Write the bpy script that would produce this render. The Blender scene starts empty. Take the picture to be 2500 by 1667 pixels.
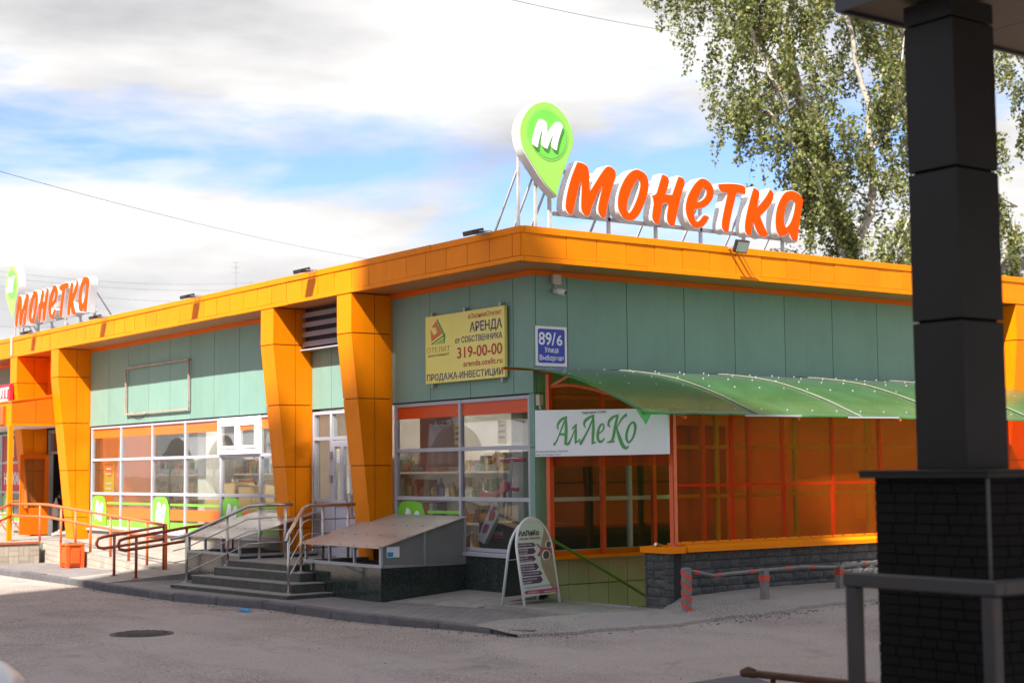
import bpy, bmesh, math, random
import numpy as np
from math import sin, cos, pi, radians, hypot, sqrt
from mathutils import Vector, Matrix
from mathutils.geometry import tessellate_polygon

# ------------------------------------------------------------------ camera, sky, sun, exposure
scn = bpy.context.scene
COL = scn.collection
CAM = Vector((16.38, -12.33, 1.65))
YAW, PITCH, ROLL = radians(143.789), radians(4.7056), radians(-0.5658)
fw = Vector((cos(YAW) * cos(PITCH), sin(YAW) * cos(PITCH), sin(PITCH)))
rt0 = Vector((sin(YAW), -cos(YAW), 0)); up0 = rt0.cross(fw)
rt = cos(ROLL) * rt0 + sin(ROLL) * up0; up = -sin(ROLL) * rt0 + cos(ROLL) * up0
cd = bpy.data.cameras.new('camera'); cam = bpy.data.objects.new('camera', cd); COL.objects.link(cam)
cam.matrix_world = Matrix(((rt.x, up.x, -fw.x, CAM.x), (rt.y, up.y, -fw.y, CAM.y), (rt.z, up.z, -fw.z, CAM.z), (0, 0, 0, 1)))
cd.sensor_width = 36; cd.lens = 3835.64 * 36 / 2500; cd.clip_end = 3000; cd.clip_start = 0.1
cd.dof.use_dof = True; cd.dof.focus_distance = 21.0; cd.dof.aperture_fstop = 1.8
scn.camera = cam

SUN = Vector((0.50, -1.0, 1.23)).normalized()          # towards the sun
ld = bpy.data.lights.new('sun', 'SUN'); ld.energy = 2.25; ld.angle = radians(0.7); ld.color = (1.0, 0.945, 0.87)
sun = bpy.data.objects.new('sun', ld); COL.objects.link(sun)
sun.rotation_euler = SUN.to_track_quat('Z', 'Y').to_euler(); sun.location = SUN * 80

W = bpy.data.worlds.new('World'); scn.world = W; W.use_nodes = True
nt = W.node_tree; nt.nodes.clear()
def N(tree, t, **kw):
    n = tree.nodes.new(t)
    for k, v in kw.items(): setattr(n, k, v)
    return n
wo = N(nt, 'ShaderNodeOutputWorld'); bg = N(nt, 'ShaderNodeBackground'); bg.inputs[1].default_value = 0.055
sky = N(nt, 'ShaderNodeTexSky', sky_type='NISHITA', sun_disc=False)
sky.sun_elevation = math.asin(SUN.z); sky.sun_rotation = math.atan2(SUN.x, SUN.y); sky.air_density = 1.0; sky.dust_density = 0.15; sky.ozone_density = 2.5
tc = N(nt, 'ShaderNodeTexCoord')
mp = N(nt, 'ShaderNodeMapping'); mp.inputs['Scale'].default_value = (1.0, 1.0, 4.2); mp.inputs['Location'].default_value = (2.1, 1.3, 1.88); mp.inputs['Rotation'].default_value = (0, 0, radians(26))
nt.links.new(tc.outputs['Generated'], mp.inputs[0])
n1 = N(nt, 'ShaderNodeTexNoise'); n1.inputs['Scale'].default_value = 2.0; n1.inputs['Detail'].default_value = 9; n1.inputs['Roughness'].default_value = 0.56; n1.inputs['Distortion'].default_value = 0.25
nt.links.new(mp.outputs[0], n1.inputs['Vector'])
rp = N(nt, 'ShaderNodeValToRGB'); rp.color_ramp.elements[0].position = 0.405; rp.color_ramp.elements[1].position = 0.505
nt.links.new(n1.outputs['Fac'], rp.inputs[0])
n2 = N(nt, 'ShaderNodeTexNoise'); n2.inputs['Scale'].default_value = 4.5; n2.inputs['Detail'].default_value = 6; n2.inputs['Roughness'].default_value = 0.5
nt.links.new(mp.outputs[0], n2.inputs['Vector'])
rc = N(nt, 'ShaderNodeValToRGB'); rc.color_ramp.elements[0].position = 0.30; rc.color_ramp.elements[1].position = 0.57
rc.color_ramp.elements[0].color = (2.3, 2.27, 2.36, 1); rc.color_ramp.elements[1].color = (4.1, 4.05, 3.98, 1)
nt.links.new(n2.outputs['Fac'], rc.inputs[0])
mx = N(nt, 'ShaderNodeMix', data_type='RGBA')
tn_ = N(nt, 'ShaderNodeMix', data_type='RGBA', blend_type='MULTIPLY'); tn_.inputs[0].default_value = 1; tn_.inputs[7].default_value = (.62, .66, .83, 1)
nt.links.new(sky.outputs[0], tn_.inputs[6])
nt.links.new(rp.outputs[0], mx.inputs[0]); nt.links.new(tn_.outputs[2], mx.inputs[6]); nt.links.new(rc.outputs[0], mx.inputs[7])
nt.links.new(mx.outputs[2], bg.inputs[0]); nt.links.new(bg.outputs[0], wo.inputs[0])

vs = scn.view_settings; vs.view_transform = 'Standard'; vs.look = 'None'; vs.gamma = 1; vs.use_curve_mapping = False; vs.exposure = 2.28
scn.cycles.max_bounces = 8; scn.cycles.transparent_max_bounces = 24; scn.cycles.caustics_reflective = False; scn.cycles.caustics_refractive = False

# ------------------------------------------------------------------ helpers
class MB:
    def __init__(s): s.v = []; s.f = []; s.m = []; s.mi = 0
    def add(s, vs, fs):
        o = len(s.v); s.v += [tuple(p) for p in vs]; s.f += [tuple(i + o for i in f) for f in fs]; s.m += [s.mi] * len(fs); return s
    def box(s, x0, x1, y0, y1, z0, z1):
        return s.add([(x0,y0,z0),(x1,y0,z0),(x1,y1,z0),(x0,y1,z0),(x0,y0,z1),(x1,y0,z1),(x1,y1,z1),(x0,y1,z1)],
                     [(0,3,2,1),(4,5,6,7),(0,1,5,4),(1,2,6,5),(2,3,7,6),(3,0,4,7)])
    def hexa(s, a, b):   # two quads
        return s.add(list(a) + list(b), [(3,2,1,0),(4,5,6,7),(0,1,5,4),(1,2,6,5),(2,3,7,6),(3,0,4,7)])
    def bar(s, p, q, w, h=None, upv=(0,0,1)):
        h = h or w; p = Vector(p); q = Vector(q); d = (q - p).normalized(); u = Vector(upv)
        if abs(d.dot(u)) > .95: u = Vector((0,1,0))
        a = d.cross(u).normalized() * w / 2; b = a.cross(d).normalized() * h / 2
        return s.hexa([p-a-b, p+a-b, p+a+b, p-a+b], [q-a-b, q+a-b, q+a+b, q-a+b])
    def tube(s, pts, r, n=8, cap=True):
        pts = [Vector(p) for p in pts]; k = len(pts); rr = r if hasattr(r, '__len__') else [r] * k
        vs = []; prev = None
        for i, p in enumerate(pts):
            d = (pts[min(i+1,k-1)] - pts[max(i-1,0)]).normalized()
            if prev is None:
                u = Vector((0,0,1)) if abs(d.z) < .9 else Vector((1,0,0))
                a = d.cross(u).normalized()
            else:
                a = prev - d * prev.dot(d); a = a.normalized()
            prev = a; b = d.cross(a)
            for j in range(n):
                t = 2*pi*j/n; vs.append(p + (a*cos(t) + b*sin(t)) * rr[i])
        fs = [(i*n+j, i*n+(j+1)%n, (i+1)*n+(j+1)%n, (i+1)*n+j) for i in range(k-1) for j in range(n)]
        if cap: fs += [tuple(reversed(range(n))), tuple(range((k-1)*n, k*n))]
        return s.add(vs, fs)
    def cyl(s, p, q, r, n=12): return s.tube([p, q], r, n)
    def prism(s, loops, fn, d0, d1, caps=(True, True), side=True):
        """loops: outer + holes in (u,v); fn(u,v,d)->xyz"""
        flat = [p for l in loops for p in l]; n = len(flat)
        tris = tessellate_polygon([[Vector((p[0], p[1], 0)) for p in l] for l in loops])
        vs = [fn(p[0], p[1], d0) for p in flat] + [fn(p[0], p[1], d1) for p in flat]
        fs = []
        if caps[0]: fs += [(t[2], t[1], t[0]) for t in tris]
        if caps[1]: fs += [(t[0]+n, t[1]+n, t[2]+n) for t in tris]
        if side:
            o = 0
            for l in loops:
                m = len(l)
                for i in range(m):
                    a = o+i; b = o+(i+1) % m; fs.append((a, b, b+n, a+n))
                o += m
        return s.add(vs, fs)
    def mesh(s, name, mats, smooth=False):
        me = bpy.data.meshes.new(name); me.from_pydata(s.v, [], s.f)
        for m in (mats if isinstance(mats, (list, tuple)) else [mats]): me.materials.append(m)
        if any(s.m): me.polygons.foreach_set('material_index', s.m)
        bm = bmesh.new(); bm.from_mesh(me); bmesh.ops.recalc_face_normals(bm, faces=bm.faces); bm.to_mesh(me); bm.free()
        if smooth:
            for p in me.polygons: p.use_smooth = True
        return me
    def build(s, name, mats, parent=None, smooth=False, bevel=0, seg=1):
        return link(name, s.mesh(name, mats, smooth), parent, bevel, seg)
def link(name, me, parent=None, bevel=0, seg=1, loc=None):
    o = bpy.data.objects.new(name, me); COL.objects.link(o)
    if loc is not None: o.location = loc
    if parent is not None: par(o, parent)
    if bevel:
        b = o.modifiers.new('bevel', 'BEVEL'); b.width = bevel; b.segments = seg; b.limit_method = 'ANGLE'; b.angle_limit = radians(40)
    return o
def wloc(e):
    l = Vector(e.location)
    while e.parent is not None: e = e.parent; l = l + Vector(e.location) if e.type == 'EMPTY' else l
    return l
def par(o, p):
    o.parent = p
    q = p; 
    while q.parent is not None: q = q.parent
    o.matrix_parent_inverse = Matrix.Translation(-Vector(q.location)) if (q.type == 'EMPTY' and p is q) else Matrix.Identity(4)
def thing(name, label, cat, loc=(0,0,0), group=None):
    o = bpy.data.objects.new(name, None); COL.objects.link(o); o.location = loc; o.empty_display_size = .2
    return tag(o, label, cat, group)
def tag(o, label, cat, group=None):
    o['label'] = label; o['category'] = cat
    if group: o['group'] = group
    return o
def struct(o): o['kind'] = 'structure'; return o
def stuff(o): o['kind'] = 'stuff'; return o
def box(name, mat, parent, *a, bevel=0): return MB().box(*a).build(name, mat, parent, bevel=bevel)
rnd = random.Random(7)

# ------------------------------------------------------------------ materials
def mat(name, col, rough=.5, metal=0., var=.10, vscale=3., bump=0., bscale=60., spec=.5, rnd_obj=0., dirt=0., dirtcol=(.12,.10,.08), dscale=1.2, emit=None, fine=0., streak=0.):
    m = bpy.data.materials.new(name); m.use_nodes = True; t = m.node_tree; p = t.nodes['Principled BSDF']
    p.inputs['Roughness'].default_value = rough; p.inputs['Metallic'].default_value = metal; p.inputs['Specular IOR Level'].default_value = spec
    ge = N(t, 'ShaderNodeNewGeometry')
    no = N(t, 'ShaderNodeTexNoise'); no.inputs['Scale'].default_value = vscale; no.inputs['Detail'].default_value = 6; no.inputs['Roughness'].default_value = .6
    t.links.new(ge.outputs['Position'], no.inputs['Vector'])
    hs = N(t, 'ShaderNodeHueSaturation'); hs.inputs['Color'].default_value = (*col, 1)
    mr = N(t, 'ShaderNodeMapRange'); mr.inputs[1].default_value = .3; mr.inputs[2].default_value = .7; mr.inputs[3].default_value = 1 - var; mr.inputs[4].default_value = 1 + var
    t.links.new(no.outputs['Fac'], mr.inputs[0]); val = mr.outputs[0]
    if rnd_obj:
        oi = N(t, 'ShaderNodeObjectInfo'); m2 = N(t, 'ShaderNodeMapRange'); m2.inputs[3].default_value = 1 - rnd_obj; m2.inputs[4].default_value = 1 + rnd_obj
        t.links.new(oi.outputs['Random'], m2.inputs[0]); mu = N(t, 'ShaderNodeMath', operation='MULTIPLY'); t.links.new(val, mu.inputs[0]); t.links.new(m2.outputs[0], mu.inputs[1]); val = mu.outputs[0]
    if fine:
        nf = N(t, 'ShaderNodeTexNoise'); nf.inputs['Scale'].default_value = 65; nf.inputs['Detail'].default_value = 3
        t.links.new(ge.outputs['Position'], nf.inputs['Vector']); m3 = N(t, 'ShaderNodeMapRange'); m3.inputs[1].default_value=.3; m3.inputs[2].default_value=.7; m3.inputs[3].default_value = 1 - fine; m3.inputs[4].default_value = 1 + fine
        t.links.new(nf.outputs['Fac'], m3.inputs[0]); mu = N(t, 'ShaderNodeMath', operation='MULTIPLY'); t.links.new(val, mu.inputs[0]); t.links.new(m3.outputs[0], mu.inputs[1]); val = mu.outputs[0]
    if streak:
        mps = N(t, 'ShaderNodeMapping'); mps.inputs['Scale'].default_value = (9, 9, .5); t.links.new(ge.outputs['Position'], mps.inputs[0])
        ns_ = N(t, 'ShaderNodeTexNoise'); ns_.inputs['Scale'].default_value = 1; ns_.inputs['Detail'].default_value = 4; t.links.new(mps.outputs[0], ns_.inputs['Vector'])
        m4 = N(t, 'ShaderNodeMapRange'); m4.inputs[1].default_value=.45; m4.inputs[2].default_value=.75; m4.inputs[3].default_value = 1; m4.inputs[4].default_value = 1 - streak
        t.links.new(ns_.outputs['Fac'], m4.inputs[0]); mu = N(t, 'ShaderNodeMath', operation='MULTIPLY'); t.links.new(val, mu.inputs[0]); t.links.new(m4.outputs[0], mu.inputs[1]); val = mu.outputs[0]
    t.links.new(val, hs.inputs['Value']); out = hs.outputs[0]
    if dirt:
        nd = N(t, 'ShaderNodeTexNoise'); nd.inputs['Scale'].default_value = dscale; nd.inputs['Detail'].default_value = 8; nd.inputs['Roughness'].default_value = .7
        t.links.new(ge.outputs['Position'], nd.inputs['Vector'])
        rd = N(t, 'ShaderNodeMapRange'); rd.inputs[1].default_value = .5; rd.inputs[2].default_value = .75; rd.inputs[3].default_value = 0; rd.inputs[4].default_value = dirt
        t.links.new(nd.outputs['Fac'], rd.inputs[0]); mi = N(t, 'ShaderNodeMix', data_type='RGBA'); mi.inputs[7].default_value = (*dirtcol, 1)
        t.links.new(rd.outputs[0], mi.inputs[0]); t.links.new(out, mi.inputs[6]); out = mi.outputs[2]
    t.links.new(out, p.inputs['Base Color'])
    if bump:
        nb = N(t, 'ShaderNodeTexNoise'); nb.inputs['Scale'].default_value = bscale; nb.inputs['Detail'].default_value = 5
        t.links.new(ge.outputs['Position'], nb.inputs['Vector']); bu = N(t, 'ShaderNodeBump'); bu.inputs['Strength'].default_value = bump; bu.inputs['Distance'].default_value = .02
        t.links.new(nb.outputs['Fac'], bu.inputs['Height']); t.links.new(bu.outputs[0], p.inputs['Normal'])
    if emit:
        p.inputs['Emission Color'].default_value = (*col, 1); p.inputs['Emission Strength'].default_value = emit
    return m
def glassmat(name, tint, gloss=1.0, rough=.0, haze=0., hazecol=(.8,.8,.8), ior=1.5, bump=0.):
    m = bpy.data.materials.new(name); m.use_nodes = True; t = m.node_tree; t.nodes.clear()
    o = N(t, 'ShaderNodeOutputMaterial'); tr = N(t, 'ShaderNodeBsdfTransparent'); tr.inputs[0].default_value = (*tint, 1)
    gl = N(t, 'ShaderNodeBsdfGlossy'); gl.inputs['Roughness'].default_value = rough; gl.inputs[0].default_value = (gloss, gloss, gloss, 1)
    fr = N(t, 'ShaderNodeFresnel'); m1 = N(t, 'ShaderNodeMixShader')
    gb_ = N(t, 'ShaderNodeNewGeometry'); mi_ = N(t, 'ShaderNodeMapRange'); mi_.inputs[3].default_value = ior; mi_.inputs[4].default_value = 1/ior   # thin sheet: no total reflection at the back face
    t.links.new(gb_.outputs['Backfacing'], mi_.inputs[0]); t.links.new(mi_.outputs[0], fr.inputs[0])
    t.links.new(fr.outputs[0], m1.inputs[0]); t.links.new(gl.outputs[0], m1.inputs[2])
    base = tr.outputs[0]
    if haze:
        df = N(t, 'ShaderNodeBsdfDiffuse'); df.inputs[0].default_value = (*hazecol, 1); tl = N(t, 'ShaderNodeBsdfTranslucent'); tl.inputs[0].default_value = (*hazecol, 1)
        m2 = N(t, 'ShaderNodeMixShader'); m2.inputs[0].default_value = .5; t.links.new(df.outputs[0], m2.inputs[1]); t.links.new(tl.outputs[0], m2.inputs[2])
        m3 = N(t, 'ShaderNodeMixShader'); m3.inputs[0].default_value = haze
        if isinstance(haze, float):
            ge = N(t, 'ShaderNodeNewGeometry'); no = N(t, 'ShaderNodeTexNoise'); no.inputs['Scale'].default_value = 2.5; no.inputs['Detail'].default_value = 6
            t.links.new(ge.outputs['Position'], no.inputs['Vector']); mr = N(t, 'ShaderNodeMapRange'); mr.inputs[1].default_value = .3; mr.inputs[2].default_value = .7; mr.inputs[3].default_value = haze*.7; mr.inputs[4].default_value = min(1, haze*1.3)
            t.links.new(no.outputs['Fac'], mr.inputs[0]); t.links.new(mr.outputs[0], m3.inputs[0])
        t.links.new(tr.outputs[0], m3.inputs[1]); t.links.new(m2.outputs[0], m3.inputs[2]); base = m3.outputs[0]
    if bump:
        ge = N(t, 'ShaderNodeNewGeometry'); nb = N(t, 'ShaderNodeTexNoise'); nb.inputs['Scale'].default_value = 1.3; nb.inputs['Detail'].default_value = 1
        t.links.new(ge.outputs['Position'], nb.inputs['Vector']); bu = N(t, 'ShaderNodeBump'); bu.inputs['Strength'].default_value = bump; bu.inputs['Distance'].default_value = .05
        t.links.new(nb.outputs['Fac'], bu.inputs['Height']); t.links.new(bu.outputs[0], gl.inputs['Normal']); t.links.new(bu.outputs[0], fr.inputs['Normal'])
    t.links.new(base, m1.inputs[1]); t.links.new(m1.outputs[0], o.inputs[0]); return m

M = {}
M['teal'] = mat('teal_panel', (.205,.345,.285), .5, spec=.25, var=.05, rnd_obj=.035, vscale=1.5, bump=.02, bscale=8, dirt=.16, dirtcol=(.12,.2,.18), streak=.045)
M['orange'] = mat('orange_panel', (.88,.24,.001), .48, var=.05, rnd_obj=.05, vscale=2, dirt=.16, dirtcol=(.5,.16,.02), bump=.05, bscale=2.5, spec=.12, streak=.06)
M['orange2'] = mat('orange_red_panel', (.78,.155,.003), .48, var=.05, vscale=2, spec=.2)
M['orange_core'] = mat('orange_joint', (.30,.08,.005), .7, var=.1)
M['soffit'] = mat('soffit_panel', (.50,.22,.085), .33, var=.08, rnd_obj=.05)
M['joint'] = mat('joint_dark', (.018,.022,.024), .8)
M['roof'] = mat('roof_felt', (.16,.15,.15), .9, var=.2)
M['alu'] = mat('white_aluminium', (.44,.44,.49), .4, var=.05, spec=.4)
M['pvc'] = mat('white_pvc', (.8,.8,.82), .3, var=.03)
M['door'] = mat('grey_door', (.50,.49,.56), .4, var=.04)
M['glass'] = glassmat('window_glass', (.84,.85,.83), 1., 0., .035, (.66,.63,.58), 1.45, bump=.035)
M['sticker_orange'] = mat('orange_sticker', (.80,.16,.02), .35, var=.04)
M['sticker_red'] = mat('red_orange_sticker', (.68,.075,.012), .35, var=.04)
M['sticker_green'] = mat('green_sticker', (.19,.60,.045), .35, var=.04)
M['white'] = mat('white_plastic', (.80,.80,.80), .35, var=.03)
M['white_matte'] = mat('white_vinyl', (.84,.86,.90), .5, var=.02)
M['granite'] = mat('dark_green_granite', (.036,.046,.040), .10, var=.45, vscale=25, fine=.5, rnd_obj=.12, dirt=.25, dirtcol=(.10,.10,.09), dscale=3)
M['granite_dusty'] = mat('dusty_granite', (.20,.19,.165), .35, var=.2, vscale=8, fine=.25, rnd_obj=.1, dirt=.4, dirtcol=(.07,.08,.07))
M['plinth'] = mat('plinth_render', (.34,.31,.26), .9, var=.12, vscale=4, dirt=.3, dirtcol=(.2,.17,.14))
M['concrete'] = mat('concrete', (.32,.29,.26), .9, var=.16, vscale=5, bump=.25, bscale=80, fine=.2, dirt=.35, dirtcol=(.13,.12,.10), dscale=3)
M['step'] = mat('worn_granite_step', (.075,.072,.063), .75, var=.3, vscale=7, bump=.2, bscale=60, fine=.3, dirt=.55, dirtcol=(.045,.05,.042), dscale=5)
M['step_top'] = mat('dusty_step_tread', (.27,.25,.22), .9, var=.18, vscale=6, fine=.2, dirt=.4, dirtcol=(.14,.13,.11), dscale=3)
M['kerb'] = mat('kerb_stone', (.115,.108,.112), .9, var=.2, vscale=6, bump=.2, fine=.25, rnd_obj=.12)
M['steel'] = mat('brushed_steel', (.58,.54,.50), .28, 1., var=.08)
M['sheet'] = mat('zinc_sheet', (.52,.48,.45), .42, .6, var=.10, vscale=2.5, dirt=.25, dirtcol=(.25,.19,.15), bump=.06, bscale=3)
M['ppoly'] = mat('grey_polycarbonate', (.22,.215,.205), .22, var=.08)
M['galv'] = mat('galvanised_frame', (.42,.44,.47), .45, .5, var=.12)
M['rail_orange'] = mat('orange_painted_rail', (.74,.16,.045), .45, var=.12, vscale=10, dirt=.3, dirtcol=(.5,.2,.12))
M['rail_red'] = mat('red_brown_painted_rail', (.34,.055,.022), .4, var=.12, vscale=10)
M['bin'] = mat('orange_bin', (.80,.11,.01), .5, var=.1, dirt=.25, dirtcol=(.4,.1,.05), dscale=5)
M['tile'] = mat('beige_facing_tile', (.42,.36,.29), .75, var=.1, rnd_obj=.13, fine=.12)
M['grout'] = mat('tile_grout', (.24,.21,.18), .95)
M['signframe'] = mat('sign_steel_white', (.55,.53,.52), .5, .2, var=.2, vscale=12, dirt=.35, dirtcol=(.22,.12,.08), dscale=9)
M['letter'] = mat('orange_letter_face', (.95,.075,.0), .6, var=.02, spec=.08)
M['pin_green'] = mat('pin_green', (.17,.62,.07), .35, var=.02)
M['pin_light'] = mat('pin_light_green', (.32,.66,.10), .35, var=.02)
M['pin_mid'] = mat('pin_mid_green', (.24,.64,.09), .35, var=.02)
M['yellow'] = mat('yellow_banner', (.86,.75,.19), .5, var=.04, vscale=1.5)
M['navy'] = mat('navy_print', (.030,.028,.17), .5, var=0)
M['redp'] = mat('red_print', (.46,.022,.035), .5, var=0)
M['darkp'] = mat('dark_print', (.035,.025,.03), .5, var=0)
M['greenp'] = mat('green_print', (.055,.34,.07), .5, var=0)
M['coralp'] = mat('coral_print', (.66,.18,.06), .5, var=0)
M['purple'] = mat('purple_print', (.085,.022,.12), .5, var=0)
M['pinkp'] = mat('magenta_print', (.42,.04,.16), .5, var=0)
M['skinp'] = mat('beige_print', (.34,.26,.20), .5, var=.1, vscale=6)
M['mintp'] = mat('pale_mint_board', (.60,.70,.67), .45, var=.02)
M['blue'] = mat('blue_enamel', (.008,.035,.42), .3, var=.02)
M['black'] = mat('black_plastic', (.018,.018,.02), .4, var=.1)
M['grey'] = mat('grey_plastic', (.28,.28,.28), .5)
M['beigep'] = mat('beige_plastic', (.55,.50,.46), .4)
M['lamp_glass'] = mat('floodlight_glass', (.45,.55,.50), .12, .3)
M['red_frame'] = mat('red_painted_steel', (.70,.095,.025), .42, var=.1, vscale=8)
M['poly_orange'] = glassmat('orange_polycarbonate', (.97,.42,.01), .18, .25, .16, (.80,.28,.015), 1.35)
M['poly_green'] = glassmat('green_polycarbonate', (.12,.84,.17), .8, .25, .36, (.21,.46,.19), 1.5)
M['wtile'] = mat('green_lit_olive_tile', (.33,.37,.16), .4, var=.08, rnd_obj=.06)  # olive tile, greened further for the light through the awning
M['sbrick'] = mat('split_face_block', (.080,.082,.082), .8, var=.2, vscale=14, bump=.5, bscale=45, rnd_obj=.16, fine=.3)
M['mortar'] = mat('dark_mortar', (.030,.030,.030), .95)
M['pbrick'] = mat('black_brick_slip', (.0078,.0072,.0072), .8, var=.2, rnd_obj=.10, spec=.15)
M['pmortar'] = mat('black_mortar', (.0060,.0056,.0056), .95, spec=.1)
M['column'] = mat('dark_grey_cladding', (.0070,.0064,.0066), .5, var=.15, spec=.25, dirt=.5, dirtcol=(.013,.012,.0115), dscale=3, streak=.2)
M['canopy_soffit'] = mat('canopy_soffit', (.055,.033,.022), .5, var=.1)
M['canopy_edge'] = mat('canopy_edge', (.02,.023,.03), .4)
M['bollrail'] = mat('grey_guard_rail', (.027,.025,.027), .5, var=.15, vscale=6, dirt=.2, dirtcol=(.12,.05,.02), dscale=4)
M['rust'] = mat('rusty_iron', (.085,.032,.014), .85, var=.4, vscale=9, bump=.3)
M['wood_grey'] = mat('grey_barrier_paint', (.22,.20,.195), .8, var=.15, vscale=14, dirt=.35, dirtcol=(.12,.08,.06), dscale=9)
M['wood_red'] = mat('red_barrier_paint', (.58,.085,.05), .7, var=.12, vscale=14, dirt=.2, dirtcol=(.3,.12,.09), dscale=9)
M['manhole'] = mat('cast_iron', (.095,.080,.070), .7, .3, var=.3, bump=.3)
M['bark'] = mat('birch_bark', (.52,.47,.40), .85, var=.2, vscale=6, dirt=.75, dirtcol=(.05,.045,.04), dscale=5)
M['twig'] = mat('birch_twig', (.10,.065,.045), .85)
M['skin'] = mat('skin', (.50,.30,.22), .55)
M['cloth'] = mat('dark_cloth', (.022,.020,.026), .9, var=.2, vscale=20)
M['jeans'] = mat('dark_trousers', (.020,.022,.035), .9, var=.2, vscale=20)
M['shoe'] = mat('pale_shoe', (.6,.58,.55), .6)
M['bag'] = mat('grey_carrier_bag', (.45,.42,.42), .4, var=.2, vscale=20)
M['mask'] = mat('blue_mask_cloth', (.02,.30,.62), .7, var=.1)
M['in_wall'] = mat('interior_wall', (.60,.56,.50), .8, var=.05)
M['in_floor'] = mat('interior_floor', (.32,.28,.24), .35, var=.1)
M['in_ceil'] = mat('interior_ceiling', (.40,.38,.36), .9)
M['in_col'] = mat('interior_column', (.75,.76,.72), .6)
M['tube_light'] = mat('fluorescent_tube', (1.,.96,.88), .5, emit=14.)
M['carton'] = mat('carton', (.52,.36,.18), .85, var=.1, rnd_obj=.2)
M['wire'] = mat('cable_black', (.03,.03,.035), .6)
M['car'] = mat('shaded_white_car_paint', (.45,.46,.47), .2, var=.02, spec=.6)  # white paint greyed down for the shade over the car
M['carglass'] = mat('car_glass', (.015,.018,.02), .05, var=0)
M['tyre'] = mat('tyre', (.015,.015,.015), .8)
M['lamp_grey'] = mat('car_lamp', (.16,.17,.18), .1, var=.1)
M['apt'] = mat('apartment_panel', (.50,.45,.38), .85, var=.1)
M['apt_win'] = mat('apartment_window', (.03,.035,.04), .1)
M['far_wall'] = mat('far_grey_wall', (.33,.32,.34), .85, var=.1)
GOODS = [mat('goods_%s' % n, c, .5, var=.6, vscale=26) for n, c in (('red', (.30,.05,.04)), ('yellow', (.42,.30,.09)), ('green', (.10,.19,.08)), ('blue', (.08,.12,.24)), ('white', (.5,.49,.46)), ('brown', (.16,.10,.06)), ('orange', (.40,.17,.06)))]

# asphalt with patches, dust and stones
def asphalt(name, base, pale, seam=.13):
    m = mat(name, base, .92, var=.16, vscale=1.1, bump=.6, bscale=70, fine=.7); t = m.node_tree; p = t.nodes['Principled BSDF']
    src = p.inputs['Base Color'].links[0].from_socket; ge = N(t, 'ShaderNodeNewGeometry')
    mpn = N(t, 'ShaderNodeMapping'); mpn.inputs['Rotation'].default_value = (0, 0, radians(20)); mpn.inputs['Scale'].default_value = (.16, .55, 1)
    t.links.new(ge.outputs['Position'], mpn.inputs[0])
    a = N(t, 'ShaderNodeTexNoise'); a.inputs['Scale'].default_value = 1.0; a.inputs['Detail'].default_value = 5; a.inputs['Roughness'].default_value = .55; t.links.new(mpn.outputs[0], a.inputs['Vector'])
    r = N(t, 'ShaderNodeMapRange'); r.inputs[1].default_value = .44; r.inputs[2].default_value = .54; r.inputs[4].default_value = .62; t.links.new(a.outputs['Fac'], r.inputs[0])
    x = N(t, 'ShaderNodeMix', data_type='RGBA'); x.inputs[7].default_value = (*pale, 1); t.links.new(r.outputs[0], x.inputs[0]); t.links.new(src, x.inputs[6])
    v = N(t, 'ShaderNodeTexVoronoi'); v.inputs['Scale'].default_value = 2.6; t.links.new(ge.outputs['Position'], v.inputs['Vector'])
    d = N(t, 'ShaderNodeMapRange'); d.inputs[1].default_value = .028; d.inputs[2].default_value = .045; d.inputs[3].default_value = .75; d.inputs[4].default_value = 0; t.links.new(v.outputs['Distance'], d.inputs[0])
    y = N(t, 'ShaderNodeMix', data_type='RGBA'); y.inputs[7].default_value = (.03,.025,.022, 1); t.links.new(d.outputs[0], y.inputs[0]); t.links.new(x.outputs[2], y.inputs[6])
    st_ = N(t, 'ShaderNodeTexNoise'); st_.inputs['Scale'].default_value = .9; st_.inputs['Detail'].default_value = 7; st_.inputs['Roughness'].default_value = .65; t.links.new(ge.outputs['Position'], st_.inputs['Vector'])
    sr_ = N(t, 'ShaderNodeMapRange'); sr_.inputs[1].default_value = .60; sr_.inputs[2].default_value = .70; sr_.inputs[4].default_value = .45; t.links.new(st_.outputs['Fac'], sr_.inputs[0])
    sm_ = N(t, 'ShaderNodeMix', data_type='RGBA'); sm_.inputs[7].default_value = (.11,.095,.085, 1); t.links.new(sr_.outputs[0], sm_.inputs[0]); t.links.new(y.outputs[2], sm_.inputs[6]); y = sm_
    # repair seams: thin wandering dark lines
    w = N(t, 'ShaderNodeTexNoise'); w.inputs['Scale'].default_value = .28; w.inputs['Detail'].default_value = 2; t.links.new(ge.outputs['Position'], w.inputs['Vector'])
    s1 = N(t, 'ShaderNodeMath', operation='SUBTRACT'); s1.inputs[1].default_value = .5; t.links.new(w.outputs['Fac'], s1.inputs[0])
    s2 = N(t, 'ShaderNodeMath', operation='ABSOLUTE'); t.links.new(s1.outputs[0], s2.inputs[0])
    s3 = N(t, 'ShaderNodeMapRange'); s3.inputs[1].default_value = .001; s3.inputs[2].default_value = .006; s3.inputs[3].default_value = seam; s3.inputs[4].default_value = 0; t.links.new(s2.outputs[0], s3.inputs[0])
    zz = N(t, 'ShaderNodeMix', data_type='RGBA'); zz.inputs[7].default_value = (.07,.062,.058, 1); t.links.new(s3.outputs[0], zz.inputs[0]); t.links.new(y.outputs[2], zz.inputs[6])
    t.links.new(zz.outputs[2], p.inputs['Base Color']); return m
M['road'] = asphalt('asphalt', (.315,.258,.228), (.42,.355,.318))
M['mound'] = asphalt('dusty_asphalt', (.29,.255,.23), (.36,.32,.29), 0)
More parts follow.
